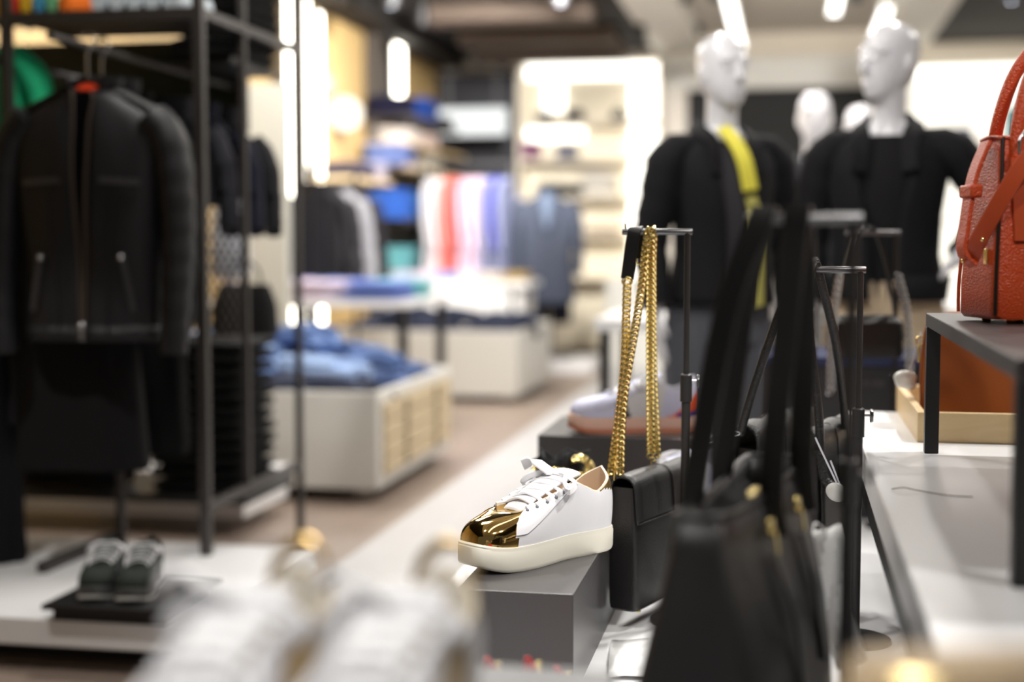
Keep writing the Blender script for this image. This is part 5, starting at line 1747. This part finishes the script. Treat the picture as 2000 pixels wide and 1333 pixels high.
RS = mat('rack_steel', (64, 60, 58), 0.45, 0.4)
post(RX, 4.07, PZ, RTOP)
post(RX, 4.42, 0.3, RTOP, s=0.011)
post(RX, 4.93, 0, RTOP, s=0.012)
post(XL, 4.07, PZ, RTOP)
post(-3.0, 4.93, 0, RTOP)
post(-2.085, 4.19, PZ, 0.78, s=0.012)
for (z, nm) in ((1.795, 'beam'), (2.40, 'beam')):
    obj(nm, MB().bb(XL, RX, 4.055, 4.085, z - 0.024, z + 0.012), RS, t, True, False)
    obj(nm, MB().bb(RX - 0.012, RX + 0.012, 4.086, 4.92, z - 0.016, z + 0.012), RS, t, True, False)
    obj('shelf', MB().bb(XL + 0.02, RX - 0.02, 4.09, 4.44 if z < 2 else 4.91, z - 0.014, z + 0.004), BLACK_STEEL, t, True, False)
obj('back_panel', MB().bb(-3.1, -1.93, 4.935, 4.945, 1.50, 1.84), BLACK_STEEL, t, True, False)
obj('back_panel', MB().bb(-3.1, -1.93, 4.935, 4.945, 1.905, RTOP), BLACK_STEEL, t, True, False)
obj('shelf', MB().bb(-2.12, RX - 0.06, 4.47, 4.92, 1.695, 1.715), BLACK_STEEL, t, True, False)
obj('beam', MB().bb(RX - 0.010, RX + 0.010, 4.086, 4.92, 0.275, 0.305), RS, t, True, False)
obj('shelf', MB().bb(-2.75, RX - 0.02, 4.45, 4.91, 0.225, 0.25), BLACK_STEEL, t, True, False)
obj('base_rail', MB().bb(-2.135, -2.105, 3.75, 4.2, PZ, PZ + 0.03), RS, t, True, False)
obj('hanging_rail', MB().cyl((-1.985, 3.62, 1.665), (-1.985, 4.92, 1.665), 0.011), RS, t, True)
obj('hanging_rail', MB().cyl((-2.42, 3.95, 1.665), (-2.42, 4.92, 1.665), 0.011), RS, t, True)
# expanded metal back: diagonal wires
m = MB()
gx0, gx1, gz0, gz1, gy = -3.0, -1.96, 0.225, 1.50, 4.93
pit = 0.030


def clip_diag(c, s):
    """line x = c + s*0.55*(z-gz0), clipped to the panel"""
    pts = []
    for z in (gz0, gz1):
        pts.append([c + s * 0.55 * (z - gz0), z])
    (xa, za), (xb_, zb_) = pts
    out = []
    for (x, z, X, Z) in ((xa, za, xb_, zb_), (xb_, zb_, xa, za)):
        if x < gx0:
            f = (gx0 - x) / (X - x) if X != x else 2
            x, z = gx0, z + (Z - z) * f
        elif x > gx1:
            f = (gx1 - x) / (X - x) if X != x else 2
            x, z = gx1, z + (Z - z) * f
        out.append((x, z))
    return out if gz0 - 1e-6 <= out[0][1] <= gz1 + 1e-6 and gz0 - 1e-6 <= out[1][1] <= gz1 + 1e-6 and abs(out[0][1] - out[1][1]) > 0.01 else None


c = gx0 - 0.9
while c < gx1 + 0.9:
    for s in (-1, 1):
        e = clip_diag(c, s)
        if e:
            (xa, za), (xb_, zb_) = e
            m.tube([(xa, gy + s * 0.003, za), (xb_, gy + s * 0.003, zb_)], 0.0036, 4)
    c += pit
obj('mesh_panel', m, BLACK_STEEL, t, True, False)


# leather jacket in front
def leather_jacket():
    t = thing('leather_jacket', 'washed black leather jacket hanging at the front of the rack', 'jacket', (-1.935, 3.75, 1.66), R(6))
    top = -0.13
    L = 0.70
    prof = [(0.0, 0.075, 0.05, 0.030), (0.03, 0.11, 0.058, 0.022), (0.065, 0.17, 0.066, 0.016), (0.10, 0.205, 0.075, 0.013), (0.16, 0.218, 0.085, 0.012), (0.25, 0.212, 0.092, 0.010), (0.36, 0.205, 0.092, 0.007), (0.48, 0.20, 0.09, 0.004), (0.60, 0.198, 0.09, 0.0025), (0.66, 0.197, 0.09, 0.002), (L, 0.192, 0.086, 0.002)]
    n = 64
    rows = []
    for z, a, b, gap in prof:
        row = []
        for k in range(n + 1):
            g = gap / a
            an = -PI / 2 + g + (2 * PI - 2 * g) * k / n
            e = 2.5
            c, s = math.cos(an), math.sin(an)
            x = a * math.copysign(abs(c) ** (2 / e), c)
            y = b * math.copysign(abs(s) ** (2 / e), s)
            f = min(1, z / 0.3)
            y += f * 0.005 * math.sin(an * 6 + z * 9) + f * 0.003 * math.sin(an * 13 - z * 21)
            row.append(Vector((x, y, top - z)))
        rows.append(row)
    bd = obj('body', MB().loft(rows, False, False, closed=False), JACKET_LEATHER, t, solid=0.004)
    for s in (-1, 1):
        p = spline([(s * 0.175, 0, top - 0.085), (s * 0.222, -0.005, top - 0.14), (s * 0.245, -0.014, top - 0.27), (s * 0.252, -0.02, top - 0.42), (s * 0.25, -0.04, top - 0.60), (s * 0.246, -0.05, top - 0.72)], 30)
        rr = [0.068 - 0.00085 * i + 0.0025 * math.sin(i * 1.9) for i in range(30)]
        sl = obj('sleeve', MB().tube(p, rr, 18, up=(0, 1, 0), flat=0.82), JACKET_LEATHER, t)
        obj('cuff', MB().tube([p[-2], p[-1], p[-1] + Vector((0, 0, -0.02))], [0.046, 0.046, 0.045], 18, up=(0, 1, 0), flat=0.82), JACKET_LEATHER, sl)
        # zip tapes along the opening, chest zips and slanted pocket zips
        tape = [Vector((r[0 if s > 0 else -1].x, r[0 if s > 0 else -1].y - 0.003, r[0].z)) for r in rows]
        obj('zip', MB().ribbon(spline(tape, 26), 0.009, 0.004, (1, 0, 0)), mat('zip_brass', (96, 86, 78), 0.4, 0.7), t)
        a, b = Vector((s * 0.055, -0.092, top - 0.255)), Vector((s * 0.165, -0.082, top - 0.262))
        obj('chest_zip', MB().ribbon([a, (a + b) / 2 + Vector((0, -0.004, 0)), b], 0.016, 0.005, (0, 0.2, 1)), mat('zip_steel', (86, 84, 86), 0.35, 0.7), t)
        a, b = Vector((s * 0.115, -0.093, top - 0.46)), Vector((s * 0.145, -0.088, top - 0.62))
        pz_ = obj('pocket_zip', MB().ribbon([a, (a + b) / 2 + Vector((0, -0.002, 0)), b], 0.014, 0.006, (1, 0.2, 0)), MATS['zip_steel'], t)
        obj('zip_pull', MB().ball(a + Vector((0, -0.006, -0.01)), 0.008), CHROME, pz_)
        seam = [Vector((s * 0.10, -0.095, top - 0.30)), Vector((s * 0.075, -0.098, top - 0.5)), Vector((s * 0.07, -0.096, top - 0.69))]
        obj('seam', MB().tube(seam, 0.0022, 6), JACKET_LEATHER, t)
    cr = []
    for z, o_ in ((-0.008, 0.004), (0.015, 0.010), (0.035, 0.016), (0.036, 0.006)):
        row = []
        for k in range(41):
            an = -PI / 2 + 0.5 + (2 * PI - 1.0) * k / 40
            row.append(Vector(((0.08 + o_) * math.cos(an), (0.052 + o_) * math.sin(an), top + z)))
        cr.append(row)
    obj('collar', MB().loft(cr, False, False, closed=False), JACKET_LEATHER, t, solid=0.005)
    obj('hem_band', MB().loft([[v + Vector((0, 0, -0.002)) for v in rows[-2]], [Vector((v.x * 1.01, v.y * 1.02, v.z - 0.045)) for v in rows[-2]]], False, False, closed=False), JACKET_LEATHER, t, solid=0.006)
    lb = obj('neck_label', MB().ribbon([(-0.052, 0.034, top + 0.020), (0, 0.046, top + 0.018), (0.052, 0.034, top + 0.020)], 0.030, 0.003, (0, 0.15, 1)), emitter_free('label_orange', (255, 74, 22)), t)
    plabel(lb, 'bright orange neck label')
    lb = obj('care_label', MB().ribbon([(-0.01, 0.036, top - 0.012), (0.022, 0.036, top - 0.014)], 0.022, 0.003, (0, 0.1, 1)), cloth((236, 214, 222)), t)
    plabel(lb, 'small white and pink size label')
    obj('zip_pull', MB().box((0.0, -0.100, top - 0.685), (0.012, 0.006, 0.03)).ball((0, -0.10, top - 0.66), 0.010), CHROME, t, bevel=0.001)
    return t


def emitter_free(name, c):
    return mat(name, c, 0.6)


lj = leather_jacket()
hanger((-1.935, 3.735, 1.672), R(6), 'black hanger with chrome hook carrying the leather jacket', 'hangers on the left rack', 0.36, top=-0.125)
hanger((-1.955, 3.86, 1.672), R(6), 'hanger with chrome hook just behind the leather jacket', 'hangers on the left rack', 0.36, top=-0.125)
gar = [(3.90, CHAR_CLOTH, 0.74, 'charcoal jacket hanging directly behind the leather jacket'), (4.20, BLACK_CLOTH, 1.10, 'long black coat hanging third on the right rail of the rack'),
       (4.42, cloth((40, 40, 46)), 0.31, 'dark grey short jacket hanging fourth on the right rail of the rack'), (4.60, cloth((22, 24, 40)), 0.28, 'midnight blue cropped jacket near the back of the right rail'),
       (4.78, cloth((30, 30, 34)), 0.26, 'near black cropped jacket last on the right rail of the rack')]
for i, (y, m_, L, lab) in enumerate(gar):
    t = thing('hanging_jacket', lab, 'jacket', (-1.985 + (0.03, -0.07, -0.03, -0.015, -0.015)[i], y, 1.66), R(4), 'jackets on the left rack')
    garment_parts(t, m_, W=0.40 if i else 0.43, L=L, T=0.09, fold=0.007, sleeve=0.62 if L > 0.6 else 0.2, sr=0.045, seed=30 + i, top=-0.13)
for i, (y, c, L, lab) in enumerate(((4.12, (48, 206, 146), 0.68, 'bright green jumper hanging at the left edge of the rack'), (3.86, (20, 20, 24), 1.30, 'long black coat hanging at the left edge of the rack'), (4.6, (24, 22, 26), 1.2, 'long black coat behind the green jumper'))):
    t = thing('hanging_jacket' if i else 'knit_jumper', lab, 'coat' if i else 'jumper', (-2.46 if i else -2.63, y, 1.66 if i else 1.755), R(8))
    garment_parts(t, cloth(c), W=0.62 if i == 0 else 0.42, L=L, T=0.14, sleeve=0.55 if i == 0 else 0.62, sr=0.06, seed=70 + i, top=0.0 if i == 0 else (-0.42 if i == 1 else -0.2))
# dark skirts and trousers under the jackets
for i, (x, y, c, L, lab) in enumerate(((-2.03, 3.84, (16, 15, 17), 0.42, 'black skirt hanging below the leather jacket'), (-2.14, 4.05, (52, 44, 60), 0.40, 'dark plum trousers hanging low on the rack'))):
    z = 0.86
    t = thing('hanging_skirt' if i == 0 else 'hanging_trousers', lab, 'skirt' if i == 0 else 'trousers', (x, y, z), R(5))
    rings = []
    for k in range(7):
        u = k / 6
        ring = sq(40, 0.17 + 0.03 * u, 0.06 + 0.02 * u, -L * u, 2.6)
        for j, v in enumerate(ring):
            v.y += 0.008 * u * math.sin(j * 0.9)
        rings.append(ring)
    obj('body', MB().loft(rings), cloth(c), t)
    obj('waistband', MB().loft([sq(40, 0.172, 0.062, -0.03, 2.6), sq(40, 0.170, 0.060, 0.004, 2.6)]), cloth((20, 20, 22)), t)
    obj('clip_hanger', MB().tube([(-0.15, 0, 0.02), (0, 0, 0.03), (0.15, 0, 0.02)], 0.006, 8).cyl((0, 0, 0.03), (0, 0, 0.10), 0.003), STEEL, t)
# dark clothes folded on the upper shelf and lower shelf
for i in range(8):
    o = obj('folded_sweater', folded_mesh(0.27, 0.38, 0.075, 2, 200 + i), BLACK_CLOTH)
    o.location = (-1.905 + 0.012 * (i % 2), 4.68, 1.716 + 0.076 * i)
    tag(o, 'black folded sweater in the pile on the upper shelf beside the front rack post', 'folded clothes', 'black sweaters on the upper rack shelf')
for i in range(6):
    o = obj('folded_sweater', folded_mesh(0.34, 0.40, 0.085, 2, 220 + i), BLACK_CLOTH)
    o.location = (-1.97, 4.69, 0.252 + 0.087 * i)
    tag(o, 'black folded sweater in the pile on the low shelf of the rack', 'folded clothes', 'black sweaters on the low rack shelf')
cols = [((212, 214, 224), 'white'), ((240, 170, 40), 'yellow'), ((226, 50, 40), 'red'), ((240, 190, 50), 'golden'), ((80, 160, 200), 'sky blue'), ((120, 190, 140), 'mint'), ((240, 120, 40), 'orange')]
for i, (c, nm) in enumerate(cols):
    q = atY(18 + i * 25, 0, 4.25)
    o = obj('rolled_scarf', MB().tube(spline([(0, -0.14, 0.046), (0.0, 0, 0.047), (0, 0.14, 0.046)], 10), [0.042, 0.044, 0.043, 0.044, 0.043, 0.044, 0.043, 0.044, 0.044, 0.042], 16, up=(0, 0, 1), flat=0.4), cloth(c))
    o.location = (q.x, 4.25, 1.800)
    tag(o, '%s rolled scarf in the bright row on the top shelf of the rack' % nm, 'scarf', 'rolled scarves on the rack')
for i in range(5):
    q = atY(232 + i * 34, 0, 4.25)
    o = obj('rolled_scarf', MB().tube(spline([(0, -0.14, 0.046), (0.0, 0, 0.047), (0, 0.14, 0.046)], 10), 0.042, 16, up=(0, 0, 1), flat=0.58), cloth((204, 214, 222)))
    o.location = (q.x, 4.25, 1.800)
    tag(o, 'pale grey rolled scarf on the top shelf of the rack, right half', 'scarf', 'pale rolled scarves on the rack')
# tags on the garments
for i, (px, py, Y, lab) in enumerate(((65, 678, 3.9, 'white swing tag low on the left side of the rack'), (30, 628, 3.9, 'grey swing tag beside the sleeve of the leather jacket'))):
    q = atY(px, py, Y)
    t = thing('swing_tag', lab, 'price tag', q, R(12))
    obj('card', MB().box((0, 0, -0.02), (0.026, 0.0015, 0.05)), PAPER if i == 0 else cloth((150, 148, 146)), t, smooth=False)
    obj('string', MB().tube([(0, 0, 0.005), (0.004, 0, 0.04), (0.0, 0.01, 0.09)], 0.001, 6), PAPER, t)

o = obj('floor_platform', MB().bb(-3.2, -2.0, 5.02, 5.5, 0.06, 0.2), WHITE_LAM, smooth=False, bevel=0.004)
tag(o, 'long low white floor platform behind the black rack', 'platform')
# pale things behind the mesh
for i, (px, py, Y, wd, h, c, lab) in enumerate(((450, 468, 5.35, 0.15, 0.30, (236, 240, 252), 'white blue tote hanging behind the mesh back'), (345, 762, 5.4, 0.12, 0.13, (206, 204, 186), 'small cream bag behind the mesh back'),
                                               (445, 690, 5.4, 0.14, 0.16, (176, 164, 162), 'grey pink bag behind the mesh, right of the front post'), (478, 605, 5.25, 0.27, 0.2, (24, 23, 24), 'black duffel bag behind the mesh, under the white blue tote'), (85, 780, 5.2, 0.22, 0.14, (200, 196, 172), 'cream bag behind the mesh at the left edge'))):
    q = atY(px, py, Y)
    t = thing('handbag', lab, 'bag', (q.x, Y, q.z - h / 2))
    obj('body', MB().loft([sq(24, wd / 2 * a, 0.05 * b, z * h, 4) for z, a, b in ((0, 0.92, 0.9), (0.03, 1, 1), (0.6, 0.95, 0.9), (0.9, 0.8, 0.6), (1, 0.72, 0.4))]), cloth(c), t)
    obj('handle', MB().tube(spline([(-wd * 0.25, 0, h * 0.96), (-wd * 0.2, 0, h * 1.3), (0, 0, h * 1.45), (wd * 0.2, 0, h * 1.3), (wd * 0.25, 0, h * 0.96)], 16), 0.006, 8), BLACK_SMOOTH, t)
    o = obj('wall_hook', MB().tube([(q.x, Y - 0.0, q.z - h / 2 + h * 1.47), (q.x, Y + 0.0, q.z - h / 2 + h * 1.55), (q.x, 4.95, q.z - h / 2 + h * 1.55)], 0.004, 8), BLACK_STEEL)
    tag(o, 'black hook on the mesh back holding the ' + lab.split(' behind')[0].split(' hanging')[0] + [' right of the post', ' in the middle', ' beside the front post', ' under the tote', ' at the left'][i], 'hook', 'mesh hooks')
# pale freestanding panel between rack and oak wall
q0, q1 = atY(500, 165, 7.3), atY(562, 545, 7.3)
t = thing('partition_panel', 'pale freestanding panel between the black rack and the oak wall', 'panel', ((q0.x + q1.x) / 2, 7.35, 0))
obj('board', MB().bb(q0.x - 0.12, q1.x, 7.3, 7.36, 0.05, q0.z), mat('panel_sage', (204, 204, 196), 0.6), t, True, False, bevel=0.004)
for x in (q0.x - 0.05, q1.x - 0.05):
    obj('foot', MB().bb(x - 0.02, x + 0.02, 7.2, 7.46, 0, 0.05), STEEL, t, True, False)

# shoe tray and green sneakers on the platform
tx0, tx1 = atZ(88, 1185, 0.185).x, atZ(330, 1185, 0.185).x
t = thing('shoe_tray', 'flat black shoe stand on the white platform', 'shoe stand', ((tx0 + tx1) / 2, 3.42, PZ))
obj('tray_top', MB().bb(tx0 - 0.02, tx1 + 0.02, 3.26, 3.60, PZ + 0.03, PZ + 0.045), BLACK_STEEL, t, True, False, bevel=0.003)
obj('tray_base', MB().bb(tx0, tx1, 3.285, 3.575, PZ, PZ + 0.03), BLACK_STEEL, t, True, False)
GRN = mat('dark_green_suede', (15, 26, 19), 0.85, bump=0.2, scale=500)
for i, (px, lab) in enumerate(((200, 'dark green sneaker with white laces, left shoe on the black tray'), (277, 'dark green sneaker with white laces, right shoe on the black tray'))):
    q = atZ(px, 1150, PZ + 0.045)
    sneaker(lab, 'green sneakers on the black tray', (q.x + 0.018, 3.43, PZ + 0.045), R(192), GRN, GRN, GRN, mat('grey_rubber', (64, 64, 64), 0.6), LACE, BLACK_CLOTH, [], mat('white_foxing', (214, 214, 210), 0.5), flap=False, eyelets=False)
